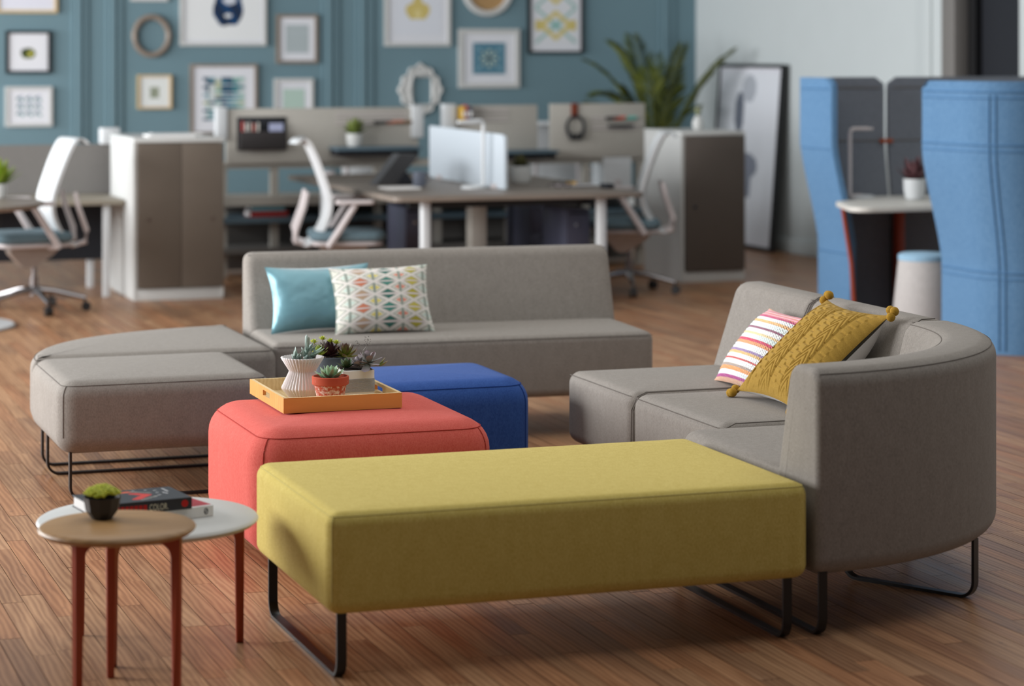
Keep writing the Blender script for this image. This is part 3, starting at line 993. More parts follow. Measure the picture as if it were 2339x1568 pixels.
# books on the white table
def book(label, c, rz, wdt, dep, z0, h, cover, extra=None, group='books on the white side table'):
    b = thing('book', label, 'book', (c[0], c[1], z0), rz, group)
    x, y = wdt/2, dep/2; t = .0028
    m = MB()
    m.box(-x, x, -y, y, 0, t, .001); m.box(-x, x, -y, y, h-t, h, .001); m.box(-x, x, -y, -y+t, t*.5, h-t*.5)
    m.build('cover', cover, b, True, True)
    MB().box(-x+.004, x-.004, -y+t, y-.005, t, h-t).build('pages', M['paper'], b, False, True)
    return b
whitecov = plain('white_cover', (232, 230, 230), .45, .4, 0, .02)
redcov = plain('crimson_cover', (178, 52, 66), .5, .35)
ang = math.radians(16.5)
ex, ey = Vector((math.cos(ang), math.sin(ang))), Vector((-math.sin(ang), math.cos(ang)))
c = Vector((1.372, 6.384))-ex*.14+ey*.10
wb = book('white-spined book with a crimson cover, under the black book', c, ang, .28, .20, .3552, .0298, whitecov)
MB().box(-.136, .139, -.090, .098, .0298, .0302).build('front_cover', redcov, wb, False, True)
# round emblem with a slash on the white spine
em = MB()
em.tube([(.118+.0065*math.cos(2*PI*k/20)*.8, -.1003, .0155+.0075*math.sin(2*PI*k/20)) for k in range(20)], .0011, 6, False, 0, True)
em.tube([(.1145, -.1003, .0105), (.1215, -.1003, .0205)], .0011, 6)
em.build('spine_emblem', M['nearblack'], wb, local=True)
ang2 = math.radians(8.6)
blackcov = plain('black_cover', (40, 40, 44), .42, .45)
db = book('thick black book reading COLOR on its spine, on top of the white-spined book', (1.157, 6.413), ang2, .274, .178, .3855, .0315, blackcov)
def txt(s, size, locn, rot, mat, parent, name='lettering', squeeze=1.0):
    cu_ = bpy.data.curves.new(name, 'FONT')
    cu_.body = s; cu_.size = size; cu_.extrude = .0002; cu_.align_x = 'LEFT'
    o = bpy.data.objects.new(name, cu_); COL.objects.link(o)
    o.parent = parent; o.location = locn; o.rotation_euler = rot; o.scale = (squeeze, 1, 1)
    me = bpy.data.meshes.new_from_object(o)
    bpy.data.objects.remove(o)
    me.materials.clear(); me.materials.append(mat)
    o = bpy.data.objects.new(name, me); COL.objects.link(o)
    o.parent = parent; o.location = locn; o.rotation_euler = rot; o.scale = (squeeze, 1, 1)
    return o
txt('COLOR.', .0235, (.018, -.0893, .0055), (PI/2, 0, 0), plain('cream_ink', (216, 206, 178), .6, .2), db, 'lettering', .62)
redink = plain('red_ink', (190, 38, 34), .6, .2)
for k in range(9):        # the red words before it are too soft to read: bars of the same weight
    MB().box(-.098+k*.0125, -.098+k*.0125+.0095, -.0895, -.089, .0055, .0215).build('lettering', redink, db, False, True)
MB().lathe([(.001, 0), (.0095, 0), (.0095, .0006), (.001, .0006)], 0, 0, 24).build('spine_emblem', redink, db, local=True)
o = [x for x in children(db) if x.name.startswith('spine_emblem')][0]
o.location = (.117, -.089, .0165); o.rotation_euler = (PI/2, 0, 0)
def cov(u, v):
    """dark jacket with a red cranked band, pale flecks and two lines of small type"""
    c = (50, 54, 60)
    if abs(v-(.30+.55*abs(u-.60)*0)) < 0: pass
    a = Vector((u, v))
    def seg(p, q, wv):
        p, q = Vector(p), Vector(q); t = max(0, min(1, (a-p).dot(q-p)/(q-p).length_squared))
        return (a-(p+(q-p)*t)).length < wv
    if seg((.44, .80), (.52, .82), .045): c = (220, 96, 52)
    if seg((.55, .66), (.65, .48), .05) or seg((.65, .48), (.49, .22), .05): c = (206, 54, 46)
    if seg((.56, .84), (.72, .62), .012) or seg((.52, .12), (.72, .34), .010): c = (170, 164, 150)
    for p in ((.78, .60), (.76, .40), (.70, .30), (.80, .78), (.72, .86), (.60, .90)):
        if (a-Vector(p)).length < .018: c = (190, 190, 190)
    if seg((.90, .90), (.90, .62), .010) or seg((.84, .60), (.86, .46), .012): c = (180, 180, 182)
    return lin(c)
m = MB()
m.grid([[(-.136+.272*i/90, -.088+.176*j/60, .0316) for i in range(91)] for j in range(61)], False, False, lambda j, i: cov((i+.5)/90, (j+.5)/60))
m.build('jacket_print', M['glossprint'], db, local=True)

# ================================================================== PICTURES ON THE TEAL WALL
def frame(label, u0, u1, z0, z1, fw, fmat, art, mat=.0, depth=.035, nx=48, ny=None, name='framed_picture', vy=WV):
    t = thing(name, label, 'picture', ((u0+u1)/2, vy, (z0+z1)/2), 0, 'pictures on the teal wall')
    ya, yb_ = vy-depth, vy-.001
    m = MB()
    m.box(u0, u0+fw, ya, yb_, z0, z1); m.box(u1-fw, u1, ya, yb_, z0, z1)
    m.box(u0+fw, u1-fw, ya, yb_, z0, z0+fw); m.box(u0+fw, u1-fw, ya, yb_, z1-fw, z1)
    m.build('frame', fmat, t, False)
    a, b, c_, d_ = u0+fw, u1-fw, z0+fw, z1-fw
    MB().box(a, b, ya+.012, yb_, c_, d_).build('mat_board', M['matboard'], t, False)
    mx, mz = (b-a)*mat, (d_-c_)*mat
    a, b, c_, d_ = a+mx, b-mx, c_+mz, d_-mz
    ny = ny or max(4, int(nx*(d_-c_)/(b-a)))
    yy = ya+.0105
    g = MB().grid([[(a+(b-a)*i/nx, yy, c_+(d_-c_)*j/ny) for i in range(nx+1)] for j in range(ny+1)], False, False, lambda j, i: art((i+.5)/nx, (j+.5)/ny))
    g.build('art_print', M['print'], t, False)
    return t
PAPER = (228, 230, 236)
def blob(u, v, cx, cy, rx, ry): return ((u-cx)/rx)**2+((v-cy)/ry)**2
def hsh(i, j): return math.sin(i*127.1+j*311.7)*43758.5453 % 1.0

def a_plant(u, v):
    c = PAPER
    if blob(u, v, .50, .46, .20, .16) < 1: c = (112, 122, 40) if hsh(int(u*24), int(v*24)) > .4 else (66, 74, 34)
    if blob(u, v, .42, .52, .12, .10) < 1 and u+v < .95: c = (58, 66, 44)
    if blob(u, v, .56, .45, .06, .05) < 1: c = (220, 212, 110)
    return lin(c)
def a_leaves(u, v):
    if not (.16 < u < .84 and .16 < v < .84): return lin(PAPER)
    fu, fv = ((u-.16)/.68*3) % 1, ((v-.16)/.68*3) % 1
    for cx, cy, sg, c in ((.32, .62, 1, (66, 104, 112)), (.70, .40, -1, (104, 150, 150)), (.55, .85, 1, (158, 160, 190))):
        p, q = (fu-cx)+(fv-cy)*sg, (fu-cx)-(fv-cy)*sg
        if (p/.42)**2+(q/.20)**2 < 1: return lin(c)
    return lin((222, 226, 232))
def a_knot(u, v):
    d1 = blob(u, v, .56, .36, .21, .22); d2 = blob(u, v, .58, .44, .09, .045); d3 = blob(u, v, .56, .27, .05, .022)
    wob = .12*math.sin(u*30)+.1*math.sin(v*23+1)
    if d1 < 1+wob and not (d2 < 1 or d3 < 1):
        return lin((28, 66, 108) if (math.sin(u*26+v*18) > .2) else (36, 52, 78))
    if d2 < 1: return lin((206, 212, 222))
    return lin((232, 235, 236))
def a_small(u, v):
    if abs(u-.5) < .17 and abs(v-.48) < .20:
        return lin((120, 130, 104) if hsh(int(u*22), int(v*22)) > .5 else (168, 174, 158))
    return lin((228, 232, 230))
def a_lines(u, v): return lin((170, 182, 184) if int(v*26) % 2 else (182, 192, 196))
def a_grid(u, v):
    i, j = int(u*7), int(v*11)
    p = [(74, 132, 140), (150, 186, 178), (52, 86, 108), (206, 214, 214), (120, 158, 168), (178, 186, 150)]
    if u < .08 and j % 2: return lin(PAPER)
    c = p[int(hsh(i+1, j+2)*6)]
    if i in (3, 4): c = (52, 88, 112) if hsh(i, j) > .35 else (84, 132, 150)
    return lin(c if (v*11) % 1 > .18 else (214, 220, 224))
def a_mint(u, v): return lin((178, 204, 192) if int(v*30) % 2 else (188, 210, 200))
def a_lotus(u, v):
    a = math.atan2(v-.30, u-.5); r = math.hypot((u-.5)*1.0, (v-.30)*1.0)
    if r < .17+.09*abs(math.cos(a*2.5-.8)) and v > .22: return lin((208, 190, 118) if r > .07 else (222, 208, 146))
    return lin((222, 226, 234))
def a_tile(u, v):
    x, y = abs(u-.5), abs(v-.5); r = math.hypot(x, y)
    if max(x, y) > .485: return lin((206, 214, 222))
    if r < .08: return lin((56, 82, 96))
    if r < .28 and (math.cos(8*math.atan2(v-.5, u-.5)) > .2): return lin((176, 192, 180))
    if abs(max(x, y)-.36) < .03 or abs(x-y) < .03: return lin((120, 160, 176))
    return lin((76, 122, 144))
def a_damask(u, v):
    x = abs(u-.5); y = abs(((v*2) % 1)-.5)
    if x/.42+y/.44 < 1 and x/.42+y/.44 > .62: return lin((214, 198, 128))
    if x/.42+y/.44 < .34: return lin((150, 192, 186))
    if x > .30 and y < .14: return lin((208, 192, 120))
    if abs(x-y) < .06: return lin((164, 196, 192))
    return lin((224, 226, 230))
def a_blank(u, v): return lin((222, 224, 236))

WM, BM = M['white'], M['black']
frame('light gold frame cut by the top left edge of the picture, blank pale sheet', 2.378, 2.854, 1.890, 2.45, .022, M['goldwood'], a_blank, .04)
frame('square black frame with a small green plant print', 2.452, 2.802, 1.416, 1.752, .022, BM, a_plant, .04)
frame('white frame with a three by three grid of teal leaves, below the black square frame', 2.449, 2.813, 1.000, 1.313, .024, WM, a_leaves, .02)
frame('white frame showing only its bottom edge above the wooden ring', 3.435, 3.731, 1.989, 2.32, .024, WM, a_blank, .05)
frame('large white frame with a dark blue knot painting', 3.830, 4.533, 1.633, 2.45, .026, WM, a_knot, .03, .04, 72)
frame('small light wood frame with a tiny gray-green print, under the wooden ring', 3.488, 3.762, 1.129, 1.402, .018, M['goldwood'], a_small, .04)
frame('gray wood frame with a plain gray-blue print, right of the blue knot painting', 4.620, 4.964, 1.490, 1.890, .026, M['framewood'], a_lines, .17)
frame('gray wood frame with a teal patchwork print, partly behind the desk screen', 3.911, 4.460, .92, 1.488, .024, M['framewood'], a_grid, .16)
frame('white frame with a mint green sheet, just above the desk screen', 4.602, 4.927, .96, 1.369, .026, WM, a_mint, .17)
frame('wide white frame with a golden lotus print', 5.533, 6.101, 1.630, 2.40, .030, WM, a_lotus, .09)
frame('white frame with a blue tile print, below the round wooden plate', 6.174, 6.708, 1.282, 1.776, .040, WM, a_tile, .17)
frame('black frame with a yellow and teal damask print', 6.786, 7.283, 1.567, 2.35, .024, BM, a_damask, .09)
# weathered wooden ring, round plate, scalloped empty frame
rgm = thing('ring_frame', 'round weathered wood ring frame, empty, on the teal wall', 'frame', (3.60, WV, 1.713), 0, 'pictures on the teal wall')
MB().tube([(3.60+.137*math.cos(2*PI*k/48), WV-.026, 1.713+.152*math.sin(2*PI*k/48)) for k in range(48)], .024, 10, False, 0, True).build('ring', M['framewood'], rgm)
pl = thing('round_mirror', 'round white-rimmed plate with a tan wood face, cut by the top of the picture', 'frame', (6.43, WV, 2.10), 0, 'pictures on the teal wall')
def ydisc(m, c, R0, R1, y0, y1, n=48):
    rows = [[(c[0]+R*math.cos(2*PI*k/n), y, c[1]+R*math.sin(2*PI*k/n)) for k in range(n)] for R, y in ((R0, y1), (R0+.01, y0), (R1-.01, y0), (R1, y0+.012), (R1, y1))]
    return m.grid(rows, True)
ydisc(MB(), (6.43, 2.107), .172, .226, WV-.04, WV-.001).build('rim', WM, pl)
MB().grid([[(6.43+max(r, .001)*math.cos(2*PI*k/48), WV-.012, 2.107+max(r, .001)*math.sin(2*PI*k/48)) for k in range(48)] for r in (.001, .09, .178)], True).build('face', plain('tan_wood_face', (178, 142, 96), .55), pl)
orn = thing('scalloped_frame', 'ornate white scalloped frame with an empty rectangular opening', 'frame', (5.842, WV, 1.27), 0, 'pictures on the teal wall')
def scall(t):
    a = 2*PI*t
    rx, rz = .178, .205
    b = 1+.055*math.cos(12*a)+.05*math.cos(4*a)
    return (5.842+rx*b*math.cos(a), 1.268+rz*b*math.sin(a))
N = 96
ro, ri = [], []
for k in range(N):
    t = k/N; ro.append(scall(t))
    a = 2*PI*t; cx_, cz_ = math.cos(a), math.sin(a)
    s_ = min(.078/max(abs(cx_), 1e-6), .112/max(abs(cz_), 1e-6))
    ri.append((5.856+s_*cx_, 1.263+s_*cz_))
rows = []
for f_, y in ((0, WV-.004), (0, WV-.022), (.12, WV-.036), (.45, WV-.024), (.8, WV-.038), (1, WV-.020), (1, WV-.004)):
    rows.append([(a[0]*(1-f_)+b[0]*f_, y, a[1]*(1-f_)+b[1]*f_) for a, b in zip(ro, ri)])
MB().grid(rows, True).build('frame', WM, orn)

# large frame leaning on the white wall
lf = thing('leaning_frame', 'tall black framed print of gray figures leaning on the white wall', 'picture', (8.17, 17.84, .004))
lf.rotation_euler = (0, math.radians(4.3), 0)
W2, HT = .61, 1.485
m = MB()
for y0, y1, z0, z1 in ((-W2, -W2+.03, 0, HT), (W2-.03, W2, 0, HT), (-W2+.03, W2-.03, 0, .03), (-W2+.03, W2-.03, HT-.03, HT)):
    m.box(-.02, .02, y0, y1, z0, z1)
m.build('frame', M['black'], lf, False, True)
def a_fig(u, v):
    c = (226, 229, 236)
    if not (.03 < u < .97 and .03 < v < .97): c = (226, 226, 234)
    x = u
    if (.05 < x < .62 and .27 < v < .47) or (.05 < x < .50 and .44 < v < .56) or blob(x, v, .55, .44, .16, .07) < 1: c = (134, 138, 152)
    if blob(x, v, .36, .74, .08, .12) < 1: c = (104, 108, 120)
    if blob(x, v, .50, .88, .12, .08) < 1: c = (176, 180, 188)  # gray smear: palm reflection in the glass, painted into the print
    return lin(c)
m = MB().grid([[(-.012, W2-.03-(2*W2-.06)*i/60, .03+(HT-.06)*j/72) for i in range(61)] for j in range(73)], False, False, lambda j, i: a_fig((i+.5)/60, (j+.5)/72))
m.build('art_print', attrmat('glazed_print', .3, .5, .25), lf, False, True)
MB().box(.0, .015, -W2+.03, W2-.03, .03, HT-.03).build('backing_board', M['midgray'], lf, False, True)

# ================================================================== STORAGE CABINETS
def cabinet(label, x0, x1, y0, y1, doors, dmat):
    H_ = 1.04
    t = thing('storage_cabinet', label, 'cabinet', ((x0+x1)/2, (y0+y1)/2, 0), 0, None)
    m = MB()
    m.box(x0, x0+.022, y0+.004, y1, .02, H_-.03); m.box(x1-.022, x1, y0+.004, y1, .02, H_-.03)
    m.box(x0+.022, x1-.022, y1-.02, y1, .02, H_-.03); m.box(x0+.022, x1-.022, y0+.05, y1-.02, .3, .32)
    m.build('carcass', M['white'], t, False)
    obox('cabinet_top', M['white'], x0-.002, x1+.002, y0-.006, y1+.002, H_-.03, H_, t, .004)
    obox('plinth', M['white'], x0+.002, x1-.002, y0+.006, y1-.01, 0, .075, t, .003)
    n = doors; wd = (x1-x0-.026)/n
    for k in range(n):
        a = x0+.024+k*wd
        d = obox('door', dmat, a+.0015, a+wd-.0015, y0-.016, y0+.004, .08, H_-.034, t, .002)
        MB().lathe([(.001, 0), (.013, 0), (.013, .004), (.001, .004)], 0, 0, 16).build('lock', M['chrome'], d, local=True)
        lk = children(d)[0]
        ax = a+(.07 if k == 0 else wd-.07)
        lk.location = Vector((ax, y0-.0165, .52))-rootmat(d).translation
        lk.rotation_euler = (PI/2, 0, 0)
    return t
c1 = cabinet('waist-high white cabinet with two taupe doors at the left of the desks', 2.77, 3.352, 15.28, 16.15, 2, M['taupe'])
c2 = cabinet('waist-high white cabinet with one dark taupe front beside the leaning frame', 6.545, 7.02, 15.25, 15.92, 1, M['darktaupe'])
for k, (a, b, h) in enumerate(((2.90, 3.20, .012), (2.98, 3.30, .010))):
    o = obox('magazine', M['paper'], a, b, 15.45+.24*k, 15.66+.24*k, 1.0402, 1.0402+h)
    tag(o, ('pale magazine lying near the front of the taupe-doored cabinet top', 'pale magazine lying behind the first one on the taupe-doored cabinet')[k], 'magazine')
vp = thing('bud_vase', 'small white vase with a sprig on the cabinet by the leaning frame', 'vase', (6.85, 15.66, 1.0402))
MB().lathe([(.001, 0), (.03, 0), (.042, .03), (.036, .07), (.018, .09), (.022, .10), (.018, .098), (.001, .02)], 6.83, 15.62, 24, 1.0402).build('vase_body', M['white'], vp)
for a in range(5):
    leaf((6.83, 15.62, 1.135), (math.cos(a*1.3)*.6, math.sin(a*1.3)*.6, .8), (0, 0, 1), .07, .014, .003, (126, 132, 96), (150, 152, 118)).build('leaf', M['leaf'], vp)

# ================================================================== DESK SCREENS ON A STORAGE FRAME
SY = 16.6
sf = thing('storage_rack', 'long low open storage rack of taupe boards under the desk screens', 'shelf', (5.2, SY+.2, 0))
for x in (3.62, 3.99, 4.75, 5.20, 5.75, 6.35, 6.78):
    obox('post', M['screen'], x, x+.055, SY+.04, SY+.09, 0, .81, sf)
obox('rail', M['screen'], 3.60, 6.85, SY+.03, SY+.10, .765, .815, sf)
obox('board', M['screen'], 3.60, 5.25, SY-.02, SY+.38, .505, .57, sf)
obox('board', M['slate'], 3.60, 6.85, SY-.04, SY+.40, .385, .425, sf)
obox('board', M['midgray'], 3.60, 6.85, SY-.04, SY+.40, .17, .205, sf)
obox('back_panel', M['midgray'], 3.60, 6.85, SY+.40, SY+.42, .02, .57, sf)
obox('board', M['slate'], 5.25, 6.85, SY-.02, SY+.38, .505, .55, sf)
for lab, u0, u1, mat, z0, z1 in (('red book lying on the slate shelf of the storage rack', 3.83, 4.10, plain('red_cover', (150, 34, 30), .5), .4252, .465),
                                 ('teal book lying on the red book in the storage rack', 3.84, 4.08, plain('teal_cover', (92, 136, 146), .5), .4652, .495)):
    b = thing('book', lab, 'book', ((u0+u1)/2, SY+.1, z0))
    m = MB(); m.box(u0, u1, SY-.01, SY+.20, z0, z0+.004); m.box(u0, u1, SY-.01, SY+.20, z1-.004, z1); m.box(u0, u1, SY-.01, SY-.006, z0+.004, z1-.004)
    m.build('cover', mat, b, False)
    obox('pages', M['paper'], u0+.004, u1-.004, SY-.006, SY+.195, z0+.004, z1-.004, b)

def screen(label, u0, u1, z0, z1, ends, slots):
    t = thing('desk_screen', label, 'screen', ((u0+u1)/2, SY, .815), 0, 'desk screens')
    obox('panel', M['screen'], u0, u1, SY, SY+.035, z0, z1, t, .006)
    for a, b in ends:
        obox('end_post', M['plastic'], a, b, SY-.03, SY+.05, z0+.17, z1+.012, t, .008)
    for a, b, z in slots:
        m = MB(); m.box(a, b, SY-.012, SY, z-.005, z+.003); m.box(a, b, SY-.006, SY, z+.022, z+.028)
        m.build('tool_rail', M['paleplastic'], t, False)
    for x in (u0+.08, u1-.10):
        obox('bracket', M['midgray'], x, x+.04, SY+.036, SY+.05, .78, z0+.2, t)
    return t
screen('wide pale taupe desk screen holding the black tool caddy', 3.66, 5.07, .80, 1.19, ((3.582, 3.662), (5.01, 5.10)), ((4.45, 4.98, 1.075), (4.45, 4.98, 1.13)))
screen('pale taupe desk screen behind the frosted divider', 5.25, 5.98, .82, 1.20, ((5.246, 5.345),), ((5.36, 5.75, 1.15), (5.36, 5.75, 1.09)))
screen('pale taupe desk screen with the headphones hanging on it', 6.08, 6.83, .80, 1.205, (), ((6.40, 6.78, 1.085), (6.40, 6.78, 1.02)))
# shelf across the first screen
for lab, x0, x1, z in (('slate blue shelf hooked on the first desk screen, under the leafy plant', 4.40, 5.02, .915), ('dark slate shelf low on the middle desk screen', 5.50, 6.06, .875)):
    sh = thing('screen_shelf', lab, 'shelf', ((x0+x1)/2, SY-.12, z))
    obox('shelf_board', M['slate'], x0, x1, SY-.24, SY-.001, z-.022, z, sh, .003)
    obox('under_shade', M['nearblack'], x0+.01, x1-.01, SY-.20, SY-.001, z-.060, z-.0225, sh, .003)  # dark box added as the shade under the shelf
# black tool caddy with cards
tc = thing('tool_caddy', 'black pocket caddy with pens and cards on the first desk screen', 'organizer', (3.91, SY-.03, .90))
obox('pocket', plain('caddy_black', (52, 48, 48), .7), 3.745, 4.085, SY-.06, SY-.012, .90, 1.03, tc, .006)
obox('back_plate', M['nearblack'], 3.735, 4.09, SY-.010, SY-.001, .895, 1.13, tc, .003)
for k, (a, wd, hh, cc) in enumerate(((3.76, .012, .10, (200, 90, 84)), (3.785, .012, .09, (226, 220, 214)), (3.81, .014, .095, (190, 182, 174)), (3.84, .012, .085, (206, 130, 120)), (3.87, .012, .092, (218, 214, 206)), (3.955, .10, .085, (170, 176, 206)))):
    tag(obox('card' if wd > .05 else 'pen', plain('stationery', cc, .6), a, a+wd, SY-.045-.002*k, SY-.035-.002*k, 1.0305, 1.0305+hh-.03), ('coral pen standing first in the black tool caddy', 'white pen standing second in the black tool caddy', 'stone gray pen standing third in the black tool caddy', 'dusty pink pen standing fourth in the black tool caddy', 'off-white pen standing last of the row in the black caddy', 'lavender card standing in the black tool caddy')[k], 'card' if wd > .05 else 'pen')
def potted(name, label, c, z, r, h, potmat, cols, n, L, W, cat='plant', e0=.3, e1=1.3, bend=.2):
    t = thing(name, label, cat, (c[0], c[1], z))
    MB().lathe([(.001, 0), (r*.60, 0), (r*.78, h*.06), (r*.96, h*.45), (r, h), (r*.92, h), (r*.9, h*.85)], c[0], c[1], 28, z).build('flower_pot', potmat, t)
    MB().lathe([(.001, h*.9), (r*.91, h*.89), (r*.91, h*.86)], c[0], c[1], 20, z).build('soil', M['soil'], t)
    rr = random.Random(n)
    for k in range(n):
        a = k*2.4; e = e0+(e1-e0)*k/n
        leaf((c[0], c[1], z+h*.9), (math.cos(a)*math.cos(e), math.sin(a)*math.cos(e), math.sin(e)), (0, 0, 1), L*rr.uniform(.8, 1.15), W, W*.25, cols[0], cols[1], bend, 2).build('leaf', M['leaf'], t)
    return t
potted('potted_plant', 'leafy green plant in a white pot on the slate screen shelf', (4.555, SY-.12), .9152, .058, .095, M['white'], ((88, 104, 44), (116, 128, 66)), 22, .12, .022)
for k, (a, cc, lab) in enumerate(((4.73, (70, 70, 66), 'dark pencil lying in the rail of the first screen'), (4.82, (190, 112, 84), 'orange pencil lying in the rail of the first screen'), (4.88, (120, 92, 60), 'brown pencil lying in the rail of the first screen'))):
    tag(MB().tube([(a, SY-.02, 1.083), (a+.13, SY-.02, 1.085)], .012, 8).build('pencil', plain('pencil', cc, .6)), lab, 'pencil')
for k, (a, cc, lab) in enumerate(((6.51, (60, 58, 54), 'black marker in the upper rail of the headphone screen'), (6.57, (196, 84, 58), 'red-orange marker in the upper rail of the headphone screen'), (6.65, (96, 176, 164), 'turquoise marker in the upper rail of the headphone screen'))):
    tag(MB().tube([(a, SY-.022, 1.096), (a+.10, SY-.022, 1.098)], .014, 8).build('marker', plain('marker', cc, .5)), lab, 'marker')
tag(MB().slab(fillet([(6.50, SY-.05), (6.74, SY-.05), (6.70, SY-.013), (6.54, SY-.013)], .01, 3), 1.028, 1.05, .006).build('stapler', M['nearblack']), 'black stapler-like tool in the lower rail of the headphone screen', 'tool')
for k, (a, wd, hh, cc, lab) in enumerate(((5.365, .025, .10, (200, 160, 60), 'yellow binder on the middle desk screen'), (5.392, .02, .11, (172, 84, 84), 'dull red binder next to the yellow one on the screen'), (5.415, .03, .095, (70, 78, 96), 'dark blue binder at the end of the screen row'))):
    bb = thing('binder', lab, 'binder', (a, SY-.05, 1.094))
    obox('cover', plain('binder', cc, .6), a, a+wd, SY-.10, SY-.002, 1.094, 1.094+hh, bb, .003)
    obox('spine_label', M['paper'], a+.004, a+wd-.004, SY-.1012, SY-.1002, 1.12, 1.16, bb)
# headphones
hp = thing('headphones', 'black headphones hung by a brown strap on the desk screen', 'headphones', (6.265, SY-.05, 1.10))
hx, hz = 6.265, 1.035
MB().tube([(hx+.068*math.sin(a), SY-.03, hz+.080*math.cos(a)) for a in [2*PI*k/36 for k in range(36)]], [.010+.006*(1-math.cos(2*PI*k/36))/2 for k in range(36)], 8, False, 0, True).build('headband', M['nearblack'], hp)
for s in (-1, 1):
    MB().slab(rrect(hx+s*.03-.022, hx+s*.03+.022, SY-.055, SY-.012, .015), hz-.095, hz-.045, .012).build('ear_cup', M['black'], hp)
obox('strap', plain('brown_leather', (120, 52, 28), .6), hx-.026, hx+.026, SY-.016, SY-.002, 1.10, 1.21, hp, .003)

# ================================================================== LONG BENCH DESK
DZ = .73
dk = thing('bench_desk', 'long gray oak bench desk with white legs in the middle of the office', 'desk', (4.83, 15.0, 0))
MB().slab(rrect(4.03, 5.63, 13.68, 16.34, .05, 4), DZ-.030, DZ, .004, 0, 2).build('desktop', M['deskwood'], dk)
for x in (4.255, 5.385):
    for y in (13.80, 16.15):
        MB().slab(rrect(x-.031, x+.031, y-.031, y+.031, .02, 4), 0, DZ-.031, .003, 0, 2).build('leg', M['plastic'], dk)
obox('beam', M['black'], 4.2, 5.45, 13.95, 14.0, DZ-.085, DZ-.031, dk)
obox('beam', M['black'], 4.2, 5.45, 15.95, 16.0, DZ-.085, DZ-.031, dk)
obox('center_column', M['screen'], 4.78, 4.88, 14.5, 14.62, 0, DZ-.031, dk, .004)
obox('cable_tray', M['nearblack'], 4.45, 5.3, 14.75, 15.05, DZ-.14, DZ-.031, dk)

def pedestal(label, x0, x1, y0, y1, h=.60):
    t = thing('pedestal', label, 'cabinet', ((x0+x1)/2, (y0+y1)/2, 0), 0, 'navy pedestals under the desk')
    obox('body', M['navy'], x0, x1, y0+.022, y1, .05, h, t, .006)
    for k, (a, b) in enumerate(((.055, .33), (.334, h-.004))):
        d = obox('drawer', M['navy'], x0+.003, x1-.003, y0, y0+.021, a, b, t, .003)
        obox('handle', M['nearblack'], (x0+x1)/2-.06, (x0+x1)/2+.06, y0-.008, y0-.0005, b-.03, b-.018, d)
    MB().lathe([(.001, 0), (.012, 0), (.012, .006), (.001, .006)], 0, 0, 14).build('lock', M['chrome'], t, local=True)
    lk = [c for c in children(t) if c.name.startswith('lock')][0]
    lk.location = Vector((x0+.06, y0-.004, h-.10))-t.location; lk.rotation_euler = (PI/2, 0, 0)
    for x in (x0+.05, x1-.05):
        for y in (y0+.06, y1-.06):
            MB().ball((x, y, .0255), .0255, 10).build('caster', M['black'], t)
    return t
pedestal('navy steel pedestal under the near left corner of the bench desk', 4.415, 4.575, 14.75, 15.16)
pedestal('navy steel pedestal between the near left one and the center column', 4.60, 4.765, 15.3, 15.75)
pedestal('navy steel pedestal beside the near right desk leg', 5.315, 5.475, 14.22, 14.66)
pedestal('navy steel pedestal farther back at the right edge of the bench desk', 5.60, 5.86, 15.7, 16.2)

# frosted divider along the desk
dv_ = thing('desk_divider', 'frosted white divider standing lengthwise on the bench desk', 'divider', (4.90, 15.0, DZ))
prof2 = fillet([(14.17, DZ+.004), (15.75, DZ+.004), (15.75, 1.085), (14.17, 1.075)], [.004, .004, .02, .05], 6)
rows = [[(x, p[0], p[1]) for p in prof2] for x in (4.885, 4.903)]
m = MB().grid(rows, True); n_ = len(prof2)
m.f += [list(range(n_))[::-1], [n_+k for k in range(n_)]]; m.c += [None, None]; m.mi += [0, 0]
m.build('panel', M['acrylic'], dv_, angle=40)
for y in (14.35, 15.5):
    obox('foot', M['paleplastic'], 4.865, 4.923, y-.03, y+.03, DZ+.0003, DZ+.03, dv_, .003)
# desk lamp
lp = thing('desk_lamp', 'slim white desk lamp with a bent arm in front of the frosted divider', 'lamp', (4.80, 14.50, DZ))
MB().lathe([(.001, 0), (.075, 0), (.075, .012), (.066, .018), (.001, .02)], 4.76, 14.42, 32, DZ+.0003).build('lamp_base', M['plastic'], lp)
MB().tube([(4.83, 14.42, DZ+.015)]+[(4.83+(p[0]), 14.42, p[1]) for p in fillet([(0, DZ+.02), (0, 1.16), (-.13, 1.15)], [0, .03, 0], 6, False)], .013, 10).build('lamp_arm', M['plastic'], lp)
MB().box(4.66, 4.80, 14.40, 14.44, 1.138, 1.160, .006).build('lamp_head', M['plastic'], lp)
MB().tube([(4.76, 14.42, DZ+.015), (4.83, 14.42, DZ+.02)], .010, 8).build('lamp_foot', M['plastic'], lp)
# things on the desk
cup = thing('mug', 'slate gray mug standing on the bench desk by the tablet stand', 'mug', (4.50, 14.72, DZ))
MB().lathe([(.001, 0), (.036, 0), (.042, .012), (.042, .095), (.038, .095), (.036, .012), (.001, .01)], 4.50, 14.72, 28, DZ+.0003).build('mug_body', plain('slate_mug', (104, 110, 124), .5), cup)
MB().tube([(4.541, 14.72, DZ+.075), (4.565, 14.72, DZ+.07), (4.57, 14.72, DZ+.045), (4.541, 14.72, DZ+.025)], .006, 8).build('handle', plain('slate_mug', (104, 110, 124), .5), cup)
tag(obox('notepad', M['paper'], 4.20, 4.42, 14.42, 14.62, DZ+.0003, DZ+.012, None, .002), 'white notepad at the left end of the bench desk', 'notepad')
ts = thing('tablet_stand', 'black tablet leaning on a stand at the left of the bench desk', 'tablet', (4.36, 15.0, DZ))
m = MB(); pf = [(4.27, DZ+.002), (4.40, DZ+.002), (4.56, .925), (4.43, .93)]
rows = [[(p[0], y, p[1]) for p in pf] for y in (14.92, 15.08)]
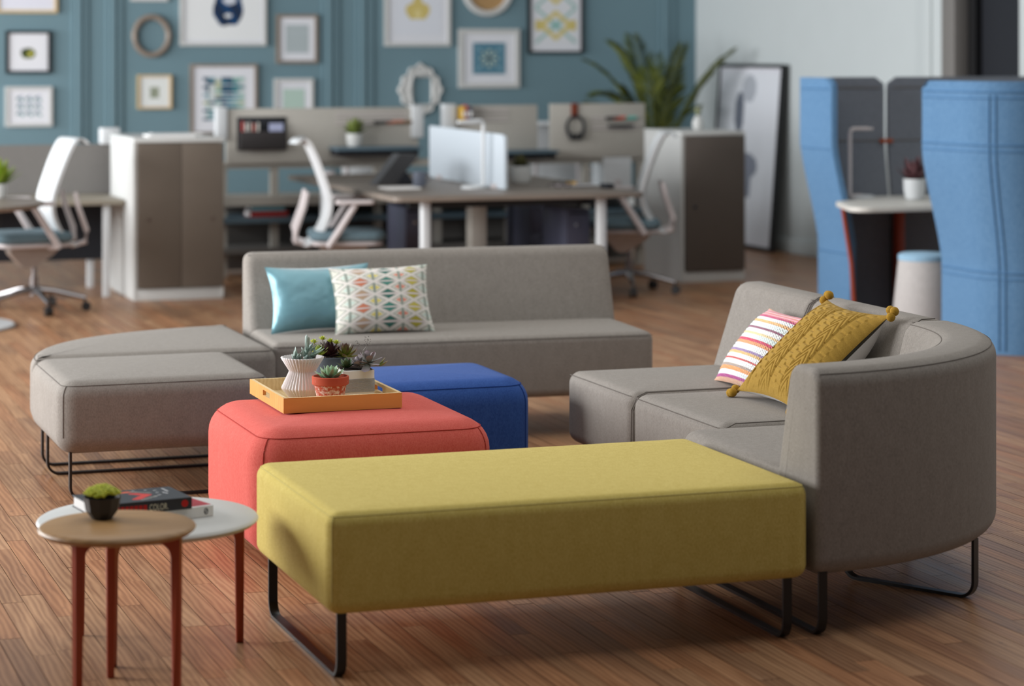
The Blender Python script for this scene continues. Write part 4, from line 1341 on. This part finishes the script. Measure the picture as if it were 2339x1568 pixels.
m.grid(rows, True); m.f += [[3, 2, 1, 0], [4, 5, 6, 7]]; m.c += [None]*2; m.mi += [0]*2
m.build('tablet', plain('tablet_black', (62, 62, 64), .5), ts, False)
m = MB(); pf = [(4.40, DZ+.002), (4.53, DZ+.002), (4.47, DZ+.085)]
rows = [[(p[0], y, p[1]) for p in pf] for y in (14.9, 15.06)]
m.grid(rows, True); m.f += [[2, 1, 0], [3, 4, 5]]; m.c += [None]*2; m.mi += [0]*2
m.build('stand', M['nearblack'], ts, False)
potted('potted_plant', 'low dark plant in a white bowl on the bench desk right of the divider', (5.23, 14.85), DZ+.0003, .075, .115, M['white'], ((70, 74, 40), (96, 92, 60)), 16, .09, .02, 'plant', .2, 1.1)
fb = thing('file_box', 'white upright file box on the storage rack below the headphone screen', 'box', (6.61, SY+.12, .551))
m = MB(); m.box(6.50, 6.72, SY, SY+.008, .551, .81); m.box(6.50, 6.72, SY+.23, SY+.238, .551, .81); m.box(6.50, 6.508, SY+.008, SY+.23, .551, .81); m.box(6.712, 6.72, SY+.008, SY+.23, .551, .81); m.box(6.508, 6.712, SY+.008, SY+.23, .551, .557)
m.build('box_shell', M['plastic'], fb, False)
MB().box(6.585, 6.635, SY-.003, SY-.0005, .60, .64, .001).build('label_holder', M['paleplastic'], fb)
gl = thing('eyeglasses', 'dark-framed eyeglasses on the bench desk right of the divider', 'glasses', (5.32, 14.35, DZ))
for s in (-1, 1):
    MB().tube([(5.32+s*.032+.024*math.cos(2*PI*k/20), 14.30, DZ+.024+.019*math.sin(2*PI*k/20)) for k in range(20)], .004, 6, False, 0, True).build('rim', M['black'], gl)
    MB().tube([(5.32+s*.058, 14.30, DZ+.03), (5.32+s*.058, 14.43, DZ+.01)], .003, 6).build('temple', M['black'], gl)
for k, (x, y, a, cc, lab) in enumerate(((5.40, 14.50, .2, (214, 200, 208), 'pale pink sheet on the bench desk near the eyeglasses'), (5.50, 14.62, -.3, (232, 180, 60), 'small orange-yellow card on the bench desk'), (5.47, 14.36, .1, (206, 206, 210), 'pale gray sheet at the front right of the bench desk'))):
    wdt = .06 if k == 1 else .15
    o = MB().box(-wdt/2, wdt/2, -.05, .05, 0, .004 if k != 1 else .012).build('paper_sheet', plain('paper', cc, .8), None, False)
    o.location = (x, y, DZ+.0004+.005*k); o.rotation_euler = (0, 0, a)
    tag(o, lab, 'paper')
tag(MB().slab(rrect(5.53, 5.60, 14.1, 14.21, .02), DZ+.0004, DZ+.03, .012).build('computer_mouse', M['nearblack']), 'black computer mouse at the right end of the bench desk', 'mouse')

# ================================================================== TASK CHAIRS
def task_chair():
    t = thing('task_chair', '', 'chair', (0, 0, 0), 0, 'white task chairs')
    # facing +x: backrest is a bowed sheet seen edge-on
    bp = [(-.300, 1.030), (-.275, 1.062), (-.240, 1.060), (-.212, 1.025), (-.168, .93), (-.122, .80), (-.090, .70), (-.092, .61), (-.124, .52), (-.180, .44), (-.235, .405)]
    def sm(pts, n=3):
        for _ in range(n):
            q = [pts[0]]
            for a, b in zip(pts, pts[1:]):
                q += [(.75*a[0]+.25*b[0], .75*a[1]+.25*b[1]), (.25*a[0]+.75*b[0], .25*a[1]+.75*b[1])]
            pts = q+[pts[-1]]
        return pts
    bp = sm(bp, 2)
    rows = []
    for k, (x, z) in enumerate(bp):
        hw = .215*(1-.16*(k/len(bp)))
        row = []
        for j in range(13):
            s = -1+j/6
            row.append((x+.03*s*s, hw*s, z))
        rows.append(row)
    rows2 = [[(p[0]-.022, p[1], p[2]) for p in r] for r in rows]
    m = MB(); n = len(rows)
    ring = [[*r, *r2[::-1]] for r, r2 in zip(rows, rows2)]
    m.grid(ring, True)
    k = len(ring[0])
    m.f += [list(range(k))[::-1], [(n-1)*k+j for j in range(k)]]; m.c += [None]*2; m.mi += [0]*2
    m.build('backrest', M['plastic'], t, local=True, angle=60)
    for s in (-1, 1):
        MB().tube([(-.215, s*.16, .735), (-.235, s*.165, .64), (-.285, s*.16, .50), (-.285, s*.14, .43), (-.20, s*.11, .405)], [.014, .016, .018, .018, .016], 8).build('back_strut', M['paleplastic'], t, local=True)
    MB().slab(rrect(-.20, .27, -.245, .245, .09, 5), .435, .492, .024, .01, 4).build('seat_cushion', M['tealseat'], t, local=True)
    MB().slab(rrect(-.20, .25, -.22, .22, .08, 4), .405, .434, .012, 0, 3).build('seat_pan', M['paleplastic'], t, local=True)
    prof = fillet([(.20, .404), (-.16, .404), (-.10, .345), (.03, .27), (.08, .275)], .03, 4)
    rows = [[(p[0], y, p[1]) for p in prof] for y in (-.07, .07)]
    m = MB().grid(rows, True); n = len(prof)
    m.f += [list(range(n)), [n+j for j in range(n)][::-1]]; m.c += [None]*2; m.mi += [0]*2
    m.build('tilt_mechanism', plain('bronze_aluminum', (170, 160, 154), .3, .5, .6), t, local=True, angle=40)
    for s in (-1, 1):
        a = MB().tube([(-.09, s*.265, .41), (-.03, s*.275, .50), (.045, s*.275, .62), (.075, s*.272, .665)], [.020, .022, .020, .018], 8).build('arm_post', M['paleplastic'], t, local=True)
        MB().slab(rrect(-.05, .19, s*.27-.04, s*.27+.04, .03, 4), .664, .690, .01).build('arm_pad', M['paleplastic'], t, local=True)
        MB().tube([(-.09, s*.265, .415), (-.06, s*.15, .40)], .016, 8).build('arm_bracket', M['paleplastic'], t, local=True)
    MB().tube([(0, 0, .30), (0, 0, .20)], .017, 12).build('gas_lift', M['chrome'], t, local=True)
    MB().tube([(0, 0, .215), (0, 0, .10)], .027, 12).build('base_hub', M['chrome'], t, local=True)
    for k in range(5):
        a = 2*PI*k/5+.35
        dx, dy = math.cos(a), math.sin(a)
        MB().tube([(dx*.02, dy*.02, .135), (dx*.12, dy*.12, .125), (dx*.31, dy*.31, .078)], [.024, .020, .013], 8).build('base_leg', M['chrome'], t, local=True)
        c = MB()
        for s in (-1, 1):
            ox, oy = -dy*.014*s, dx*.014*s
            c.tube([(dx*.315+ox*.4, dy*.315+oy*.4, .0285), (dx*.315+ox*1.6, dy*.315+oy*1.6, .0285)], .028, 14)
        c.tube([(dx*.305, dy*.305, .08), (dx*.312, dy*.312, .03)], .009, 8)
        c.build('caster', M['black'], t, local=True)
    return t
ch = task_chair()
spots = (((2.087, 14.90), PI+.10, 'white task chair with a blue-gray seat at the round table on the left'),
         ((3.90, 14.42), -.20, 'white task chair drawn up to the left side of the bench desk'),
         ((5.95, 14.74), PI-.33, 'white task chair in front of the dark taupe cabinet'),
         ((6.42, 17.45), PI/2-.25, 'white task chair back showing between the two right desk screens'),
         ((4.92, 17.45), PI/2-.2, 'white task chair mostly hidden behind the first desk screen'))
chairs = [ch]+[copy_tree(ch) for _ in spots[1:]]
for o, (p, a, lab) in zip(chairs, spots):
    o.location = (p[0], p[1], 0); o.rotation_euler = (0, 0, a); o['label'] = lab

# ================================================================== LEFT WORKSTATION
ld = thing('low_desk', 'low gray desk with a black modesty panel behind the left task chair', 'desk', (2.0, 16.0, 0))
obox('desktop', plain('stone_laminate', (150, 142, 128), .55), 1.0, 2.764, 15.56, 16.32, .600, .632, ld, .003)
obox('modesty_panel', M['nearblack'], 1.0, 2.845, 16.20, 16.225, .195, .599, ld)
obox('screen_panel', M['midgray'], 1.0, 2.80, 16.325, 16.35, .55, .965, ld)
obox('end_panel', M['white'], 2.802, 2.865, 16.33, 16.40, 0, .96, ld, .004)
obox('end_cap', M['plastic'], 2.735, 2.865, 16.30, 16.42, .962, 1.075, ld, .012)
for x in (1.1, 2.63):
    obox('leg', M['plastic'], x, x+.045, 15.60, 15.645, 0, .599, ld, .004)
    obox('leg', M['plastic'], x, x+.045, 16.24, 16.285, 0, .599, ld, .004)
rt = thing('round_table', 'round gray oak table with a white disc foot at the left edge', 'table', (1.44, 14.22, 0))
MB().lathe([(.001, .690), (.57, .690), (.60, .700), (.607, .712), (.60, .722), (.001, .722)], 1.44, 14.22, 64).build('tabletop', M['deskwood'], rt)
MB().lathe([(.001, 0), (.43, 0), (.44, .008), (.43, .018), (.08, .03), (.045, .05), (.04, .55), (.06, .66), (.11, .689), (.001, .689)], 1.44, 14.22, 48).build('pedestal_base', M['plastic'], rt)
obox('under_box', M['nearblack'], 1.45, 1.80, 14.22, 14.62, .56, .688, rt, .004)
potted('potted_plant', 'bright green plant in a small pot on the round table', (1.815, 14.46), .7222, .05, .09, M['white'], ((110, 140, 30), (140, 160, 50)), 26, .15, .022)

# ================================================================== PALM
pa = thing('potted_palm', 'tall green palm in a planter behind the desk screens and cabinet', 'plant', (7.62, 18.32, 0))
MB().lathe([(.001, 0), (.17, 0), (.20, .1), (.22, .42), (.205, .42), (.19, .36)], 7.62, 18.32, 32).build('planter', M['white'], pa)
MB().lathe([(.001, .37), (.195, .365), (.19, .34)], 7.62, 18.32, 24).build('soil', M['soil'], pa)
rp = random.Random(4)
def frond(tip, h0, sag, lw):
    """arching stem with feathered leaflets"""
    tip = (tip[0]*1.05, tip[1]*1.05, 1.615+(tip[2]-1.615)*1.05)
    base = Vector((7.62+rp.uniform(-.04, .04), 18.32+rp.uniform(-.04, .04), .37))
    tip = Vector(tip)
    mid = Vector((base.x+(tip.x-base.x)*.28, base.y+(tip.y-base.y)*.28, h0))
    P_ = [base.lerp(mid, t)*(1-t)+mid.lerp(tip, t)*t for t in [k/22 for k in range(23)]]
    m = MB().tube(P_, [.011-.0085*k/22 for k in range(23)], 6)
    m.c = [lin((120, 124, 52))]*len(m.f)
    for k in range(6, 23):
        for s in (-1, 1):
            for half in (0, .34, .67):
                if k == 22 and half: continue
                p = P_[k] if not half else P_[k].lerp(P_[k+1], half)
                t = (P_[min(k+1, 22)]-P_[k-1]).normalized()
                side = t.cross(Vector((0, 0, 1)))
                if side.length < .05: side = Vector((0, 1, 0))
                side.normalize()
                L = .8*lw*(math.sin(PI*min(1, (k-4)/19))*.8+.25)
                d = (side*s*.62+t*.85+Vector((0, 0, rp.uniform(-.05, .25)))).normalized()
                wv = .0052
                up = d.cross(t).normalized()
                e1 = p+d*L*.55-Vector((0, 0, sag*L*.12)); e2 = p+d*L-Vector((0, 0, sag*L*.45))
                q = d.cross(Vector((0, 0, 1))).normalized()*wv
                b = len(m.v)
                m.v += [tuple(x) for x in (p, e1+q, e2, e1-q)]
                cc = rp.choice(((72, 84, 24), (90, 100, 32), (56, 68, 22), (108, 114, 46)))
                for f in ((0, 1, 2), (0, 2, 3)):
                    m.f.append([b+x for x in f]); m.c.append(lin(cc)); m.mi.append(0)
    m.build('frond', M['leaf'], pa, angle=80)
for tip, h0, lw in (((6.70, 17.3, 1.25), 1.35, .26), ((6.88, 17.4, 1.66), 1.45, .26), ((6.74, 17.6, 1.52), 1.35, .22), ((7.18, 17.7, 1.70), 1.4, .30),
                    ((7.38, 17.2, 1.62), 1.3, .30), ((7.72, 17.0, 1.60), 1.25, .24), ((7.50, 17.6, 1.45), 1.2, .28), ((7.10, 17.2, 1.45), 1.2, .30),
                    ((6.80, 17.7, 1.18), 1.1, .26), ((7.55, 17.3, 1.15), 1.0, .26), ((7.3, 17.15, 1.30), 1.05, .32), ((7.05, 17.6, 1.30), 1.1, .30), ((7.25, 17.4, 1.55), 1.2, .26)):
    frond(tip, h0, .5, lw)

# ================================================================== WORK BOOTH
bo = thing('work_booth', 'work booth of sky blue felt shells around charcoal panels', 'booth', (7.0, 12.1, 0))
def flare(z):      # the shells lean outwards above the desk
    z0, z1 = .46, 1.05
    t = max(0, min(1, (z-z0)/(z1-z0)))
    t = .6*t+.4*t*t*(3-2*t)
    return 6.525-.12*t
BH = 1.44
def wing():
    zs = [0+BH*k/40 for k in range(41)]
    rows = []
    for z in zs:
        r = .06
        cut = 0 if z < BH-r else r-math.sqrt(max(0, r*r-(z-(BH-r))**2))
        x = flare(z); y0, y1 = 12.72+cut, 13.12
        rows.append([(x, y0+.015, z), (x+.012, y0, z), (x+.045, y0, z), (x+.055, y0+.015, z), (x+.055, y1, z), (x, y1, z)])
    m = MB().grid(rows, True)
    m.f += [[5, 4, 3, 2, 1, 0], [len(m.v)-6+k for k in range(6)]]; m.c += [None]*2; m.mi += [0]*2
    return m.build('blue_shell', M['bluefelt'], bo, angle=50)
wing()
def strip_seam(z, y0, y1):
    return MB().tube([(flare(z)-.0015, y0, z), (flare(z)-.0015, y1, z)], .004, 6).build('seam', M['seam_sky'], bo)
for z in (1.375, 1.02, .40):
    strip_seam(z, 12.74, 13.11)
# near shell: runs away from us along the side, then turns the corner towards the right
def nearpath(z):
    x = flare(z); xc = 6.525-(6.525-x)*.40
    pts = [(x, 11.62), (xc, 11.02), (8.10, 10.95)]
    f = fillet([(p[0], p[1]) for p in pts], [0, .30, 0], 14, False)
    out = []
    # resample each straight run so the rows line up
    a = f[:1]+[tuple(Vector(f[0]).lerp(Vector(f[1]), t)) for t in (.1, .4, .7)]+f[1:-1]
    b = [tuple(Vector(f[-2]).lerp(Vector(f[-1]), t)) for t in (.2, .4, .6, .8, 1)]
    return a+b
def nearshell():
    zs = [BH*k/40 for k in range(41)]
    rows = []
    for z in zs:
        p = nearpath(z)
        inner = offset2(p, .055)
        rows.append([(q[0], q[1], z) for q in p]+[(q[0], q[1], z) for q in inner[::-1]])
    # round the free upper corner
    n = len(rows[0])
    for r_, z in zip(rows, zs):
        rr = .06
        if z > BH-rr:
            cut = rr-math.sqrt(max(0, rr*rr-(z-(BH-rr))**2))
            for j in (0, n-1):
                r_[j] = (r_[j][0], r_[j][1]-cut, r_[j][2])
    m = MB().grid(rows, True)
    m.f += [list(range(n))[::-1], [len(m.v)-n+k for k in range(n)]]; m.c += [None]*2; m.mi += [0]*2
    return m.build('blue_shell', M['bluefelt'], bo, angle=50)
def offset2(p, d):
    out = []
    for i in range(len(p)):
        a = Vector(p[max(i-1, 0)]); b = Vector(p[min(i+1, len(p)-1)])
        t = (b-a).normalized()
        out.append((p[i][0]-t.y*d, p[i][1]+t.x*d))
    return out
nearshell()
for z in (1.385, 1.105, .43):
    p = offset2(nearpath(z), -.002)
    MB().tube([(q[0], q[1], z) for q in p], .0045, 6).build('seam', M['seam_sky'], bo)
    MB().tube([(q[0], q[1], z-.035) for q in p], .003, 6).build('seam', M['seam_sky'], bo)
SEAMK = 10
for s_ in (0, .035):
    col = []
    for k in range(37):
        z = .02+1.385*k/37
        p = nearpath(z)
        f = offset2(p, -.002)[SEAMK]
        t_ = Vector(p[SEAMK+1])-Vector(p[SEAMK]); t_.normalize()
        col.append((f[0]+t_.x*s_, f[1]+t_.y*s_, z))
    MB().tube(col, .0045, 6).build('seam', M['seam_sky'], bo)
# charcoal inner panels, hinged with a gap and a copper clip
def inner(x0, x1, cut0, cut1, y=13.05):
    zs = [BH*k/36 for k in range(37)]
    rows = []
    for z in zs:
        t = max(0, min(1, (1.10-z)/.55)); t = t*t*(3-2*t)
        rr = .06; c_ = 0 if z < BH-rr else rr-math.sqrt(max(0, rr*rr-(z-(BH-rr))**2))
        a = x0+(c_+.035*t)*cut0; b = x1-c_*cut1+.035*t*cut1
        rows.append([(a, y, z), (b, y, z), (b, y+.03, z), (a, y+.03, z)])
    m = MB().grid(rows, True)
    m.f += [[3, 2, 1, 0], [len(m.v)-4+k for k in range(4)]]; m.c += [None]*2; m.mi += [0]*2
    o = m.build('inner_panel', M['grayfelt'], bo, angle=40)
    for z in (1.375, 1.055):
        MB().tube([(x0+.03, y-.001, z), (x1-.03, y-.001, z)], .004, 6).build('seam', M['seam'], bo)
inner(6.585, 6.935, 0, 1); inner(6.964, 8.2, 1, 0)
obox('modesty_panel', M['grayfelt'], 6.60, 8.2, 13.085, 13.10, 0, .69, bo)
obox('hinge_clip', plain('copper_clip', (150, 70, 36), .4), 6.90, 6.985, 13.03, 13.049, 1.04, 1.065, bo, .003)
MB().slab(fillet([(6.23, 12.10), (7.6, 12.10), (7.6, 13.045), (6.60, 13.045), (6.60, 12.71), (6.42, 12.70)], [.10, .02, .01, .01, 0, .12], 6), .690, .72, .006).build('desktop', plain('pale_stone_top', (206, 204, 198), .5), bo)
MB().tube([(6.56, 12.705, .005), (6.535, 12.703, .35), (6.475, 12.70, .69)], .013, 8).build('leg', M['rust'], bo)
obox('leg', M['rust'], 6.975, 7.03, 12.96, 13.02, 0, .692, bo, .006)
# things in the booth
bl_ = thing('desk_lamp', 'slim gray L-shaped lamp on the booth desk', 'lamp', (6.60, 12.86, .72))
MB().lathe([(.001, 0), (.072, 0), (.072, .012), (.06, .018), (.001, .018)], 6.70, 12.88, 28, .7203).build('lamp_base', M['plastic'], bl_)
MB().tube([(6.70, 12.88, .733), (6.605, 12.86, .735)]+[(6.605+p[0], 12.86, p[1]) for p in fillet([(0, .74), (0, 1.135), (.12, 1.135)], [0, .03, 0], 6, False)], .012, 10).build('lamp_arm', M['paleplastic'], bl_)
MB().box(6.66, 6.755, 12.845, 12.875, 1.125, 1.142, .005).build('lamp_head', M['paleplastic'], bl_)
potted('potted_plant', 'purple-leaved plant in a round white pot on the booth desk', (6.905, 12.62), .7203, .066, .125, M['plastic'], ((72, 44, 48), (96, 62, 66)), 24, .13, .022, 'plant', .3, 1.2, .3)
po = thing('pouf', 'tapered pale gray pouf with a light blue top at the booth', 'stool', (6.62, 11.98, 0))
MB().lathe([(.001, 0), (.185, 0), (.19, .01), (.145, .435), (.14, .442)], 6.62, 11.98, 40).build('pouf_body', fabric('pale_gray_felt', (176, 172, 170), (192, 188, 186), 150), po)
MB().lathe([(.146, .428), (.149, .440), (.146, .458), (.13, .466), (.001, .472)], 6.62, 11.98, 40).build('pouf_top', fabric('light_blue_felt', (140, 178, 206), (160, 194, 216), 150), po)
